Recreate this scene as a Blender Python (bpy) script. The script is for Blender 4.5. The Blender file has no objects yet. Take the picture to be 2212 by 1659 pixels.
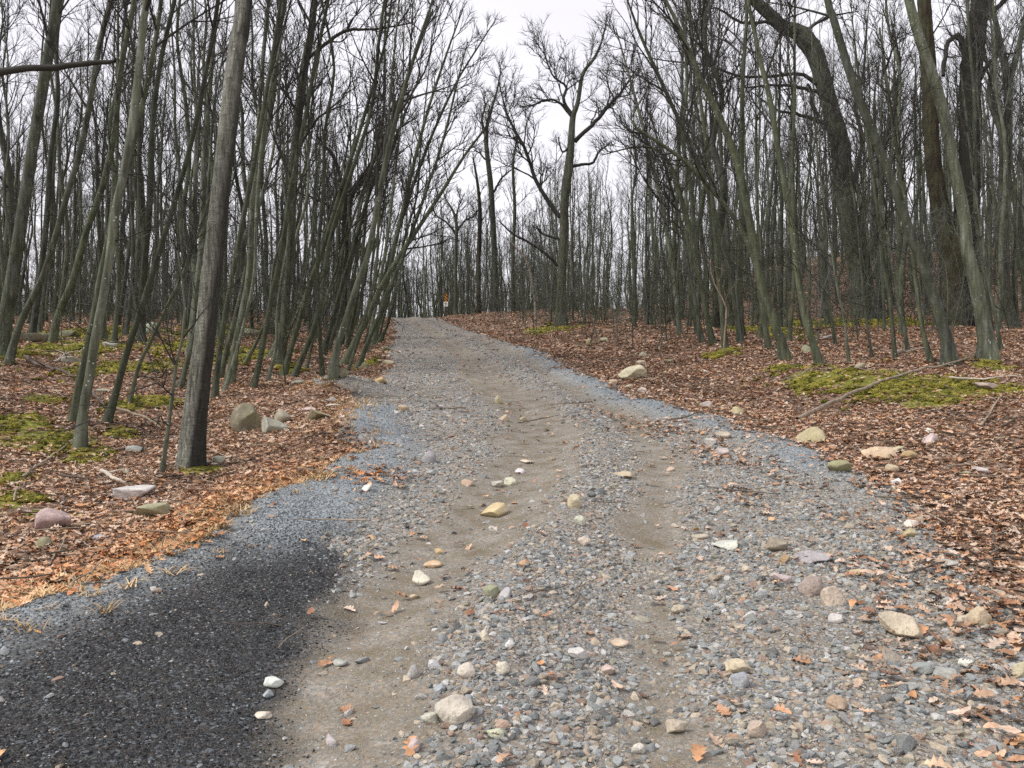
import bpy, math, random
import numpy as np
from mathutils import Vector, Euler, Matrix

SC = bpy.context.scene
COL = SC.collection
R = math.radians

# ------------------------------------------------------------------ camera
PITCH = R(1.5)
EYE = np.array([0.0, 0.0, 1.6])
FPX, CX, CY = 1736.0, 1106.0, 829.5          # focal length and centre on the 2212 x 1659 view of the photograph
cam_d = bpy.data.cameras.new("camera")
cam_d.sensor_width = 36.0
cam_d.lens = 36.0 * FPX / 2212.0
cam_d.clip_start, cam_d.clip_end = 0.05, 1500.0
cam = bpy.data.objects.new("camera", cam_d)
COL.objects.link(cam)
cam.location = EYE
cam.rotation_euler = (R(90) + PITCH, 0, 0)
SC.camera = cam

# ------------------------------------------------------------------ sky, sun, exposure
SUN_EL, SUN_AZ = R(47), R(-108)               # high behind the cloud, from the left and a little behind the camera
w = bpy.data.worlds.new("World")
SC.world = w
w.use_nodes = True
wn, wl = w.node_tree.nodes, w.node_tree.links
bg = wn["Background"]
bg.inputs["Strength"].default_value = 0.1
sky = wn.new("ShaderNodeTexSky")
sky.sky_type = 'NISHITA'
sky.sun_disc = False
sky.sun_elevation, sky.sun_rotation = SUN_EL, SUN_AZ
sky.dust_density = 4.0
tcw = wn.new("ShaderNodeTexCoord")
mpw = wn.new("ShaderNodeMapping")
mpw.inputs["Scale"].default_value = (1.0, 1.0, 2.2)
nzw = wn.new("ShaderNodeTexNoise")
nzw.inputs["Scale"].default_value = 1.6
nzw.inputs["Detail"].default_value = 4.0
rpw = wn.new("ShaderNodeValToRGB")
rpw.color_ramp.elements[0].position = 0.3
rpw.color_ramp.elements[0].color = (0.74, 0.715, 0.77, 1)
rpw.color_ramp.elements[1].position = 0.7
rpw.color_ramp.elements[1].color = (0.90, 0.885, 0.935, 1)
scw = wn.new("ShaderNodeVectorMath")
scw.operation = 'SCALE'
scw.inputs["Scale"].default_value = 5.9
mxw = wn.new("ShaderNodeMix")
mxw.data_type = 'RGBA'
mxw.inputs["Factor"].default_value = 0.93      # an almost closed cloud cover in front of the clear sky
wl.new(tcw.outputs["Generated"], mpw.inputs["Vector"])
wl.new(mpw.outputs["Vector"], nzw.inputs["Vector"])
wl.new(nzw.outputs["Fac"], rpw.inputs["Fac"])
wl.new(rpw.outputs["Color"], scw.inputs[0])
wl.new(sky.outputs["Color"], mxw.inputs["A"])
wl.new(scw.outputs["Vector"], mxw.inputs["B"])
wl.new(mxw.outputs["Result"], bg.inputs["Color"])

sun_d = bpy.data.lights.new("sun", 'SUN')
sun_d.energy = 1.5
sun_d.angle = R(16)
sun_d.color = (1.0, 0.97, 0.92)
sun = bpy.data.objects.new("sun", sun_d)
COL.objects.link(sun)
sdir = Vector((math.sin(SUN_AZ) * math.cos(SUN_EL), math.cos(SUN_AZ) * math.cos(SUN_EL), math.sin(SUN_EL)))
sun.rotation_euler = sdir.to_track_quat('Z', 'Y').to_euler()
sun.location = (-20, -10, 40)

SC.view_settings.view_transform = 'Standard'
SC.view_settings.look = 'None'
SC.view_settings.gamma = 1.0
SC.view_settings.exposure = 1.1
SC.view_settings.use_curve_mapping = False
SC.render.engine = 'CYCLES'
SC.cycles.max_bounces = 4
SC.cycles.diffuse_bounces = 2
SC.cycles.glossy_bounces = 1
SC.cycles.use_denoising = False
SC.cycles.use_adaptive_sampling = True
SC.cycles.adaptive_threshold = 0.015

rng = np.random.default_rng(7)
rnd = random.Random(11)

# ------------------------------------------------------------------ helpers: names, objects
def tag(o, label=None, cat=None, group=None, kind=None):
    if label: o["label"] = label
    if cat: o["category"] = cat
    if group: o["group"] = group
    if kind: o["kind"] = kind
    return o

def link(name, data, parent=None, loc=None):
    o = bpy.data.objects.new(name, data)
    COL.objects.link(o)
    if parent is not None: o.parent = parent
    if loc is not None: o.location = loc
    return o

def mesh_np(name, V, F4=None, F3=None, mat=None, smooth=True):
    """mesh from numpy: V (n,3), quads (k,4), tris (m,3)"""
    V = np.asarray(V, np.float32)
    F4 = np.zeros((0, 4), np.int32) if F4 is None else np.asarray(F4, np.int32).reshape(-1, 4)
    F3 = np.zeros((0, 3), np.int32) if F3 is None else np.asarray(F3, np.int32).reshape(-1, 3)
    me = bpy.data.meshes.new(name)
    me.vertices.add(len(V))
    me.vertices.foreach_set("co", V.ravel())
    nl = F4.size + F3.size
    me.loops.add(nl)
    me.loops.foreach_set("vertex_index", np.concatenate([F4.ravel(), F3.ravel()]))
    me.polygons.add(len(F4) + len(F3))
    st = np.concatenate([np.arange(len(F4)) * 4, F4.size + np.arange(len(F3)) * 3]).astype(np.int32)
    me.polygons.foreach_set("loop_start", st)
    me.polygons.foreach_set("use_smooth", np.full(len(st), smooth))
    me.update(calc_edges=True)
    if mat is not None: me.materials.append(mat)
    return me

# ------------------------------------------------------------------ helpers: noise and the lie of the land
_lat = np.random.default_rng(3).random((256, 256))
def vn(x, y, s=1.0, seed=0):
    x = np.asarray(x, float) * s + seed * 17.31
    y = np.asarray(y, float) * s + seed * 9.77
    xi, yi = np.floor(x).astype(int), np.floor(y).astype(int)
    fx, fy = x - xi, y - yi
    fx, fy = fx * fx * (3 - 2 * fx), fy * fy * (3 - 2 * fy)
    g = lambda a, b: _lat[a & 255, b & 255]
    return (g(xi, yi) * (1 - fx) + g(xi + 1, yi) * fx) * (1 - fy) + (g(xi, yi + 1) * (1 - fx) + g(xi + 1, yi + 1) * fx) * fy - 0.5
def fbm(x, y, s=1.0, seed=0, o=4):
    return sum(vn(x, y, s * 2 ** k, seed + k) / 2 ** k for k in range(o))
def sst(a, b, x):
    t = np.clip((np.asarray(x, float) - a) / (b - a), 0, 1)
    return t * t * (3 - 2 * t)

_ty = np.arange(-60, 400, 0.25)
def table(ys, vs, blur):
    v = np.interp(_ty, ys, vs)
    k = np.exp(-0.5 * (np.arange(-40, 41) * 0.25 / blur) ** 2)
    k /= k.sum()
    return np.convolve(np.pad(v, 40, mode='edge'), k, 'valid')
_prof = table([-60, -10, 0, 4, 8, 25, 32, 42, 50, 58, 66, 80, 120, 400],
              [-3, -0.9, 0, .52, 1.04, 3.25, 4.15, 5.4, 6.65, 7.95, 8.35, 8.2, 6.4, 4], 1.2)
_xl = table([-10, 2.5, 3.9, 5.05, 6.16, 7.9, 9.5, 11.1, 13.8, 16, 18.4, 25, 32, 42, 52, 60, 75, 400],
            [-3.4, -3.0, -2.45, -2.05, -1.85, -1.72, -2.0, -2.3, -2.7, -2.7, -2.9, -3.9, -4.7, -6.1, -7.6, -9.3, -14, -80], 0.45)
_xr = table([-10, 2.5, 3.95, 5.05, 6.16, 7.9, 8.9, 11.1, 13.8, 18.4, 25, 32, 42, 52, 60, 75, 400],
            [2.6, 2.5, 2.6, 2.86, 3.03, 3.15, 3.0, 2.5, 1.9, 1.42, .92, -.4, -2.2, -4.2, -6.2, -10.4, -75], 0.45)
prof = lambda y: np.interp(y, _ty, _prof)
xl = lambda y: np.interp(y, _ty, _xl)
xr = lambda y: np.interp(y, _ty, _xr)

def inroad(x, y):
    """signed distance inside the road (positive inside), with a ragged edge"""
    d = np.minimum(np.asarray(x) - xl(y), xr(y) - np.asarray(x))
    d = d + 1.5 * gaus(x, y, -3.35, 14.6, .95, .8) - .55 * gaus(x, y, -1.6, 8.4, .35, .5)
    return d + 0.26 * fbm(x, y, 0.9, 5, 3) + 0.16 * vn(x, y, 4, 9)

def gaus(x, y, cx, cy, rx, ry):
    return np.exp(-((x - cx) / rx) ** 2 - ((y - cy) / ry) ** 2)

def land(x, y):
    x = np.asarray(x, float); y = np.asarray(y, float)
    dl, dr = np.maximum(xl(y) - x, 0), np.maximum(x - xr(y), 0)
    z = prof(y)
    z = z - 0.16 * sst(0, 1.4, dl) + 0.30 * sst(1.5, 6, dl) + 0.35 * sst(10, 30, y) * sst(2, 9, dl) - 0.012 * np.maximum(dl - 8, 0) * sst(10, 40, dl)
    z = z + 0.05 * sst(0, 1.0, dr) + 0.38 * sst(0.8, 5, dr) * sst(3, 12, y)
    z = z + 7.0 * sst(32, 85, y) * sst(5, 30, x) + 0.03 * np.maximum(x - 12, 0) * sst(20, 50, y)
    away = sst(0.2, 2.0, np.maximum(dl, dr))
    z = z + away * (0.35 * fbm(x, y, 0.28, 1, 3) + 0.10 * vn(x, y, 1.1, 4))
    z = z + 0.05 * fbm(x, y, 0.5, 2, 2) + 0.02 * fbm(x, y, 3.0, 6, 2)
    z = z + 0.28 * gaus(x, y, -3.3, 14.2, .9, .9) + 0.10 * gaus(x, y, -2.0, 9.6, .5, 1.0) + 0.10 * gaus(x, y, -2.05, 6.0, .35, .6)
    z = z - 0.22 * gaus(x, y, -2.45, 13.4, .40, .35)
    return z

# wheel tracks: (y, x) of the sandy left track and of the fainter right one
_tk1 = table([-10, 3.2, 4.27, 5.05, 6.16, 7.9, 9.5, 12.3, 18, 25, 32, 42, 52, 60, 75], [-1.2, -.95, -.62, -.42, -.1, .2, .38, .1, -.7, -1.6, -2.6, -4.3, -6.3, -8.3, -13], .6)
_tk2 = table([-10, 3.2, 3.7, 5.5, 7.9, 11, 18, 25, 32, 42, 52, 60, 75], [.5, .6, .65, .95, 1.5, 1.55, .75, -.1, -1.2, -2.8, -4.9, -6.9, -11.5], .6)
tk1 = lambda y: np.interp(y, _ty, _tk1)
tk2 = lambda y: np.interp(y, _ty, _tk2)
def sand(x, y):
    a = np.exp(-((x - tk1(y)) / (0.58 + 0.14 * vn(x, y, .6, 21))) ** 2 * 1.0)
    b = 0.8 * np.exp(-((x - tk2(y)) / 0.30) ** 2)
    m = np.maximum(a, b) + 0.42 * fbm(x, y, 1.1, 23, 4)
    return np.clip(sst(0.30, 0.78, m), 0, 1)
def dark(x, y):
    """dark cinder apron at the near left, and the darkened pit by the gravel heap"""
    e = -0.98 - 0.14 * (y - 3.4)
    m = sst(0.22, -0.20, x - e + 0.55 * fbm(x, y, 1.3, 31, 5) + .12 * vn(x, y, 14, 37)) * sst(6.6, 5.0, y + 0.5 * vn(x, y, 1.2, 33))
    m = m * (1 - .75 * np.exp(-((x - xl(y)) / .30) ** 2)) * (1 - .25 * sst(.1, .5, fbm(x, y, .9, 35, 3)))
    return np.maximum(m, gaus(x, y, -2.45, 13.4, .42, .3))  # pit by the gravel heap: dark soil with its shadow painted in
def blue(x, y):
    """clean blue-grey crushed stone along the edges"""
    n = 0.25 * fbm(x, y, 1.2, 41, 3)
    a = np.exp(-((x - xr(y) + 0.28 + n) / 0.30) ** 2) * sst(6.2, 8.0, y) * sst(30, 22, y)
    b = np.exp(-((x - xl(y) - 0.42 + n) / 0.42) ** 2) * sst(4.6, 5.6, y) * sst(12.6, 11.2, y)
    b = np.maximum(b, .75 * np.exp(-((x - xl(y) - 0.05 + n) / 0.30) ** 2) * sst(6, 5, y))
    return np.clip(np.maximum(a, b) * 1.3, 0, 1)

def road_top(x, y):
    d = inroad(x, y)
    z = land(x, y) + 0.035 - 0.16 * sst(0.12, -0.40, d)
    z = z - 0.055 * np.exp(-((x - tk1(y)) / .35) ** 2) - 0.04 * np.exp(-((x - tk2(y)) / .3) ** 2)
    z = z + 0.05 * np.exp(-((x - 0.5 * (tk1(y) + tk2(y))) / .25) ** 2) + 0.07 * blue(x, y)
    return z + 0.018 * fbm(x, y, 4, 51, 2)
def floor_top(x, y):
    return land(x, y) - 0.22 * sst(0.25, 0.7, inroad(x, y))
def top(x, y):
    return np.maximum(road_top(x, y), floor_top(x, y))

def ray(px, py):
    u, v = (px - CX) / FPX, (CY - py) / FPX
    return np.array([u, math.cos(PITCH) - v * math.sin(PITCH), math.sin(PITCH) + v * math.cos(PITCH)])
_rt = np.concatenate([np.arange(1.5, 20, .02), np.arange(20, 140, .1)])
def hit(px, py):
    """where the line of sight through a point of the view meets the land"""
    d = ray(px, py)
    P = EYE[None] + d[None] * (_rt / d[1])[:, None]
    below = P[:, 2] <= top(P[:, 0], P[:, 1])
    i = int(np.argmax(below)) if below.any() else int(np.argmin(np.abs(_rt - 62)))
    q = P[i].copy()
    q[2] = float(top(q[0], q[1]))
    return q
def at(px, py, depth):
    d = ray(px, py)
    return EYE + d * depth / d[1]

# ------------------------------------------------------------------ materials
def new_mat(name):
    m = bpy.data.materials.new(name)
    m.use_nodes = True
    nt = m.node_tree
    b = nt.nodes["Principled BSDF"]
    b.inputs["Roughness"].default_value = 0.85
    b.inputs["Specular IOR Level"].default_value = 0.25
    return m, nt, b
class NT:
    def __init__(s, nt): s.n, s.l = nt.nodes, nt.links
    def node(s, t, **kw):
        x = s.n.new(t)
        for k, v in kw.items(): setattr(x, k, v)
        return x
    def set(s, x, **kw):
        for k, v in kw.items():
            i = x.inputs[k.replace("_", " ")]
            if hasattr(v, "is_output") or isinstance(v, bpy.types.NodeSocket): s.l.new(v, i)
            else: i.default_value = v
        return x
    def noise(s, vec, scale, detail=3, rough=.55, dist=0.0):
        x = s.node("ShaderNodeTexNoise")
        if vec is not None: s.l.new(vec, x.inputs["Vector"])
        x.inputs["Scale"].default_value = scale; x.inputs["Detail"].default_value = detail
        x.inputs["Roughness"].default_value = rough; x.inputs["Distortion"].default_value = dist
        return x.outputs["Fac"]
    def voro(s, vec, scale, feature='F1', rand=1.0):
        x = s.node("ShaderNodeTexVoronoi", feature=feature)
        if vec is not None: s.l.new(vec, x.inputs["Vector"])
        x.inputs["Scale"].default_value = scale
        x.inputs["Randomness"].default_value = rand
        return x
    def ramp(s, fac, stops, interp='LINEAR'):
        x = s.node("ShaderNodeValToRGB")
        s.l.new(fac, x.inputs["Fac"])
        cr = x.color_ramp; cr.interpolation = interp
        while len(cr.elements) < len(stops): cr.elements.new(0.5)
        for e, (p, c) in zip(cr.elements, stops):
            e.position = p
            e.color = (c[0], c[1], c[2], 1) if hasattr(c, "__len__") else (c, c, c, 1)
        return x.outputs["Color"]
    def mix(s, f, a, b, blend='MIX'):
        x = s.node("ShaderNodeMix", data_type='RGBA', blend_type=blend)
        for k, v in (("Factor", f), ("A", a), ("B", b)):
            if isinstance(v, bpy.types.NodeSocket): s.l.new(v, x.inputs[k])
            elif k == "Factor": x.inputs[k].default_value = v
            else: x.inputs[k].default_value = (*v, 1) if len(v) == 3 else v
        return x.outputs["Result"]
    def math(s, op, a, b=0.0):
        x = s.node("ShaderNodeMath", operation=op)
        for i, v in enumerate((a, b)):
            if isinstance(v, bpy.types.NodeSocket): s.l.new(v, x.inputs[i])
            else: x.inputs[i].default_value = v
        return x.outputs[0]
    def bump(s, h, strength, dist, nrm=None):
        x = s.node("ShaderNodeBump")
        s.l.new(h, x.inputs["Height"])
        x.inputs["Strength"].default_value = strength; x.inputs["Distance"].default_value = dist
        if nrm is not None: s.l.new(nrm, x.inputs["Normal"])
        return x.outputs["Normal"]
    def attr(s, name, typ='GEOMETRY'):
        return s.node("ShaderNodeAttribute", attribute_name=name, attribute_type=typ)
    def obj(s): return s.node("ShaderNodeTexCoord").outputs["Object"]
    def scaled(s, vec, sc):
        x = s.node("ShaderNodeMapping"); s.l.new(vec, x.inputs["Vector"])
        x.inputs["Scale"].default_value = sc
        return x.outputs["Vector"]
    def rand(s): return s.node("ShaderNodeObjectInfo").outputs["Random"]

STONE_STOPS = [(0.0, (.17, .185, .19)), (.22, (.36, .375, .375)), (.42, (.22, .235, .24)), (.56, (.42, .36, .28)), (.66, (.50, .47, .43)),
               (.76, (.29, .24, .20)), (.86, (.56, .55, .53)), (.93, (.42, .29, .20)), (1.0, (.16, .165, .17))]
def road_material():
    m, nt, b = new_mat("gravel_road_surface"); t = NT(nt)
    p = t.obj()
    mk = t.attr("mask"); sep = t.node("ShaderNodeSeparateColor"); t.l.new(mk.outputs["Color"], sep.inputs[0])
    sd, dk, bl = sep.outputs[0], sep.outputs[1], sep.outputs[2]
    v1, v2 = t.voro(p, 34), t.voro(p, 75)
    c1 = t.node("ShaderNodeSeparateColor"); t.l.new(v1.outputs["Color"], c1.inputs[0])
    c2 = t.node("ShaderNodeSeparateColor"); t.l.new(v2.outputs["Color"], c2.inputs[0])
    g1, g2 = t.ramp(c1.outputs[0], STONE_STOPS), t.ramp(c2.outputs[1], STONE_STOPS)
    edge1 = t.ramp(v1.outputs["Distance"], [(.30, 1.0), (.62, .0)])
    grav = t.mix(edge1, t.mix(.6, g2, (.10, .085, .065)), g1)
    patch = t.noise(p, 1.7, 5)
    grav = t.mix(t.ramp(patch, [(.35, 0), (.7, .45)]), grav, (.25, .21, .155))
    grain = t.noise(p, 190, 2)
    sandc = t.ramp(grain, [(.25, (.062, .049, .031)), (.5, (.150, .122, .080)), (.75, (.29, .25, .185))])
    sandc = t.mix(t.ramp(t.noise(p, 5, 4), [(.3, 0), (.75, .6)]), sandc, g2)
    col = t.mix(sd, grav, sandc)
    cind = t.mix(t.ramp(grain, [(.45, 0), (.7, .3)]), (.009, .010, .011), g2)
    cind = t.mix(t.ramp(c2.outputs[2], [(.80, 0), (.97, .5)]), cind, (.16, .18, .20))
    col = t.mix(dk, col, cind)
    bluec = t.mix(.5, t.ramp(c2.outputs[0], [(0, (.12, .135, .145)), (.6, (.29, .315, .325)), (1, (.50, .52, .52))]), (.22, .24, .25))
    col = t.mix(bl, col, bluec)
    t.l.new(col, b.inputs["Base Color"])
    h = t.math('ADD', t.math('MULTIPLY', edge1, t.math('SUBTRACT', 1.0, sd)), t.math('MULTIPLY', grain, .35))
    t.l.new(t.bump(h, .9, .012), b.inputs["Normal"])
    b.inputs["Roughness"].default_value = .8
    return m

LEAF_STOPS = [(0.0, (.18, .10, .065)), (.25, (.32, .20, .135)), (.5, (.42, .28, .20)), (.7, (.24, .12, .075)), (.85, (.47, .345, .26)), (1.0, (.13, .08, .055))]
def floor_material():
    m, nt, b = new_mat("leafy_forest_floor"); t = NT(nt)
    p = t.obj()
    wv = t.node("ShaderNodeTexNoise"); t.l.new(p, wv.inputs["Vector"]); wv.inputs["Scale"].default_value = 14
    ad = t.node("ShaderNodeVectorMath", operation='MULTIPLY_ADD')
    t.l.new(wv.outputs["Color"], ad.inputs[0]); ad.inputs[1].default_value = (.10, .10, .10); t.l.new(p, ad.inputs[2])
    v = t.voro(ad.outputs[0], 13)
    c = t.node("ShaderNodeSeparateColor"); t.l.new(v.outputs["Color"], c.inputs[0])
    leaf = t.ramp(c.outputs[0], LEAF_STOPS)
    leaf = t.mix(t.ramp(v.outputs["Distance"], [(.25, 0), (.75, .75)]), leaf, (.10, .068, .050))
    big = t.noise(p, .55, 5)
    leaf = t.mix(t.ramp(big, [(.38, .0), (.68, .55)]), leaf, (.11, .085, .06))
    mo = t.attr("moss").outputs["Fac"]
    mossn = t.math('ADD', mo, t.math('MULTIPLY', t.math('SUBTRACT', t.noise(p, 6, 5), .5), 1.1))
    mossc = t.ramp(t.noise(p, 30, 4), [(.3, (.06, .07, .012)), (.55, (.19, .19, .028)), (.8, (.33, .30, .06))])
    col = t.mix(t.ramp(mossn, [(.35, 0), (.62, 1)]), leaf, mossc)
    t.l.new(col, b.inputs["Base Color"])
    h = t.math('ADD', t.math('MULTIPLY', v.outputs["Distance"], -1.0), t.math('MULTIPLY', t.noise(p, 60, 3), .5))
    t.l.new(t.bump(h, .8, .03), b.inputs["Normal"])
    b.inputs["Roughness"].default_value = .9
    return m

def bark(name, cdark, cmid, cpale, furrow=18, lichen=.5, green=.35, rel=.012, side_dark=None, stretch=.16):
    m, nt, b = new_mat(name); t = NT(nt)
    p = t.obj()
    ps = t.scaled(p, (1, 1, stretch))
    f = t.noise(ps, furrow, 5, .6, .6)
    ring = t.noise(t.scaled(p, (.35, .35, 1)), 26, 3, .6)
    big = t.noise(p, 2.3, 4)
    col = t.ramp(f, [(.28, cdark), (.5, cmid), (.74, cpale)])
    col = t.mix(t.ramp(ring, [(.56, 0), (.70, .55)]), col, cdark)
    gm = t.ramp(big, [(.40, 0), (.66, green)])
    col = t.mix(gm, col, (.088, .104, .050))
    sp = t.voro(p, 13)
    spn = t.math('ADD', sp.outputs["Distance"], t.math('MULTIPLY', t.noise(p, 9, 3), .55))
    col = t.mix(t.ramp(spn, [(.33, lichen), (.41, 0)]), col, (.36, .39, .34))
    col = t.mix(1.0, col, t.ramp(t.noise(t.scaled(p, (1, 1, .45)), 3.1, 5, .65), [(.28, .48), (.5, 1.0), (.72, 1.4)]), 'MULTIPLY')
    br = t.ramp(t.rand(), [(0, (.60, .61, .62)), (.5, (.98, .98, .93)), (1, (1.32, 1.32, 1.27))])
    col = t.mix(1.0, col, br, 'MULTIPLY')
    if side_dark:  # darker bark on one side, past a wavering edge that follows the lean
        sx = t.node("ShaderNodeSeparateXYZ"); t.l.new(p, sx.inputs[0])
        q = t.math('ADD', t.math('SUBTRACT', sx.outputs[0], t.math('MULTIPLY', sx.outputs[2], side_dark[1])), t.math('MULTIPLY', t.math('SUBTRACT', t.noise(t.scaled(p, (1, 1, .25)), 3, 3), .5), side_dark[2]))
        col = t.mix(t.ramp(t.math('ADD', t.math('MULTIPLY', t.math('SUBTRACT', q, side_dark[0]), 8), .5), [(.3, 0), (.7, .86)]), col, (.018, .017, .014))
    t.l.new(col, b.inputs["Base Color"])
    h = t.math('ADD', f, t.math('MULTIPLY', ring, .4))
    t.l.new(t.bump(h, .9, rel), b.inputs["Normal"])
    b.inputs["Roughness"].default_value = .9
    return m

def stone_material(name, per='INSTANCER', speck=.35):
    m, nt, b = new_mat(name); t = NT(nt)
    p = t.obj()
    c = t.attr("col", per).outputs["Color"]
    n1, n2 = t.noise(p, 2.2 if per == 'INSTANCER' else 9, 4), t.noise(p, 9 if per == 'INSTANCER' else 60, 3)
    col = t.mix(1.0, c, t.ramp(n1, [(.25, .72), (.75, 1.25)]), 'MULTIPLY')
    col = t.mix(t.ramp(n2, [(.5, 0), (.75, speck)]), col, (.12, .11, .10))
    t.l.new(col, b.inputs["Base Color"])
    t.l.new(t.bump(t.math('ADD', n1, n2), .5, .15 if per == 'INSTANCER' else .012), b.inputs["Normal"])
    b.inputs["Roughness"].default_value = .75
    return m

def rock_material():
    m, nt, b = new_mat("weathered_rock"); t = NT(nt)
    p = t.obj()
    c = t.attr("col", 'OBJECT').outputs["Color"]
    ms = t.attr("mossy", 'OBJECT').outputs["Fac"]
    n1, n2, n3 = t.noise(p, 7, 5), t.noise(p, 70, 3), t.noise(p, 16, 4)
    col = t.mix(1.0, c, t.ramp(n1, [(.25, (.66, .66, .68)), (.75, (1.28, 1.24, 1.18))]), 'MULTIPLY')
    col = t.mix(t.ramp(n2, [(.52, 0), (.72, .45)]), col, (.10, .09, .08))
    col = t.mix(t.ramp(n3, [(.58, 0), (.70, .4)]), col, (.60, .57, .52))
    gm = t.math('MULTIPLY', ms, t.ramp(t.noise(p, 5, 5), [(.36, 0), (.60, 1)]))
    col = t.mix(gm, col, (.15, .145, .065))
    t.l.new(col, b.inputs["Base Color"])
    t.l.new(t.bump(t.math('ADD', n1, t.math('MULTIPLY', n2, .4)), .7, .02), b.inputs["Normal"])
    b.inputs["Roughness"].default_value = .82
    return m

def leaf_material():
    m, nt, b = new_mat("dead_leaf"); t = NT(nt)
    p = t.obj()
    c = t.attr("col", 'INSTANCER').outputs["Color"]
    col = t.mix(1.0, c, t.ramp(t.noise(p, 3.2, 4), [(.3, .65), (.7, 1.2)]), 'MULTIPLY')
    t.l.new(col, b.inputs["Base Color"])
    b.inputs["Roughness"].default_value = .62
    b.inputs["Specular IOR Level"].default_value = .3
    return m

def plain(name, col, rough=.8, var=.3, scale=6):
    m, nt, b = new_mat(name); t = NT(nt)
    n = t.noise(t.obj(), scale, 4)
    lo = tuple(x * (1 - var) for x in col); hi = tuple(x * (1 + var) for x in col)
    t.l.new(t.ramp(n, [(.3, lo), (.7, hi)]), b.inputs["Base Color"])
    t.l.new(t.bump(n, .4, .01), b.inputs["Normal"])
    b.inputs["Roughness"].default_value = rough
    return m

M_ROAD, M_FLOOR = road_material(), floor_material()
M_POLE = bark("olive_grey_bark", (.022, .025, .018), (.066, .073, .052), (.128, .140, .105), 16, .8, .50)
M_SMOOTH = bark("grey_lichened_bark", (.032, .035, .028), (.090, .097, .076), (.180, .192, .160), 14, .95, .45)
M_GREY = bark("thick_grey_bark", (.060, .060, .050), (.190, .190, .168), (.34, .34, .31), 34, .55, .18, .05, side_dark=(.048, .1085, .05), stretch=.14)
M_OAK = bark("furrowed_oak_bark", (.017, .018, .014), (.064, .067, .052), (.130, .136, .112), 22, .30, .25, .03, stretch=.12)
M_DARKOAK = bark("dark_oak_bark", (.008, .007, .005), (.036, .029, .018), (.070, .058, .038), 20, .2, .3, .035, side_dark=(.0, .0, .10), stretch=.10)
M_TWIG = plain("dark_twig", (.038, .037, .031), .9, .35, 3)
M_TWIG2 = plain("brown_grey_twig", (.098, .104, .092), .9, .3, 3)  # lightened to paint haze into the far trees; nearer twigs share it
M_STICK = plain("dead_wood", (.27, .22, .165), .85, .4, 9)
M_STICKD = plain("dark_dead_wood", (.105, .085, .068), .9, .4, 9)
M_STICKP = plain("bleached_dead_wood", (.46, .41, .34), .85, .3, 9)
M_PEB = stone_material("pebble_stone")
M_ROCK = rock_material()
M_LEAF = leaf_material()

# ------------------------------------------------------------------ the setting: forest floor and gravel road
def graded(a, b, fine_a, fine_b, fine, coarse_n):
    mid = np.arange(fine_a, fine_b, fine)
    lo = fine_a - (fine_a - a) * (np.linspace(0, 1, coarse_n + 1)[1:] ** 2.4)
    hi = fine_b + (b - fine_b) * (np.linspace(0, 1, coarse_n + 1) ** 2.4)
    return np.concatenate([lo[::-1], mid, hi])
def grid_mesh(name, X, Y, Z, mat):
    nr, nc = X.shape
    V = np.stack([X, Y, Z], -1).reshape(-1, 3)
    i = (np.arange(nr - 1)[:, None] * nc + np.arange(nc - 1)[None]).ravel()
    return mesh_np(name, V, np.stack([i, i + 1, i + nc + 1, i + nc], 1), mat=mat)

# moss patches as seen: centre and half-extents on the view
MOSS = [(110, 955, 95, 36), (195, 990, 50, 20), (40, 915, 55, 22), (15, 1040, 35, 26), (40, 1080, 45, 18), (300, 790, 75, 20), (250, 724, 85, 14), (120, 758, 110, 24),
        (330, 868, 42, 16), (100, 862, 48, 11), (258, 938, 24, 14), (200, 800, 60, 12), (75, 730, 70, 12), (420, 745, 60, 14), (540, 765, 55, 12), (480, 715, 60, 12),
        (1800, 812, 105, 18), (1900, 826, 90, 20), (2030, 838, 85, 24), (2015, 868, 60, 18), (2130, 850, 95, 14), (2140, 793, 36, 12), (1690, 797, 28, 6),
        (1900, 692, 80, 8), (1770, 701, 95, 9), (1630, 708, 60, 8), (1190, 712, 60, 9), (630, 800, 26, 9), (560, 762, 30, 9), (430, 1020, 42, 8), (1570, 762, 26, 5), (90, 1112, 34, 12), (800, 785, 22, 8)]
MP = []
for (mx, my, rx, ry) in MOSS:
    c = hit(mx, my)
    n_, f_ = hit(mx, my + ry), hit(mx, my - ry)
    MP.append((c[0], c[1], rx / FPX * c[1], max(.5 * min(f_[1] - n_[1], 8.0), .12)))
def moss(x, y):
    m = np.zeros(np.shape(x))
    for (a, b_, rx, ry) in MP:
        m = np.maximum(m, np.exp(-(((x - a) / rx) ** 2 + ((y - b_) / ry) ** 2) ** 1.5 * .9))
    return m

gx = graded(-170, 170, -8, 9, .09, 70)
gy = graded(-30, 330, 1.6, 22, .09, 110)
X, Y = np.meshgrid(gx, gy)
me = grid_mesh("forest_floor", X, Y, floor_top(X, Y), M_FLOOR)
a = me.attributes.new("moss", 'FLOAT', 'POINT')
a.data.foreach_set("value", moss(X, Y).ravel().astype(np.float32))
FLOOR = tag(link("forest_floor", me), "leaf covered forest floor rising gently away from the gravel road", "ground", kind="structure")

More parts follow.
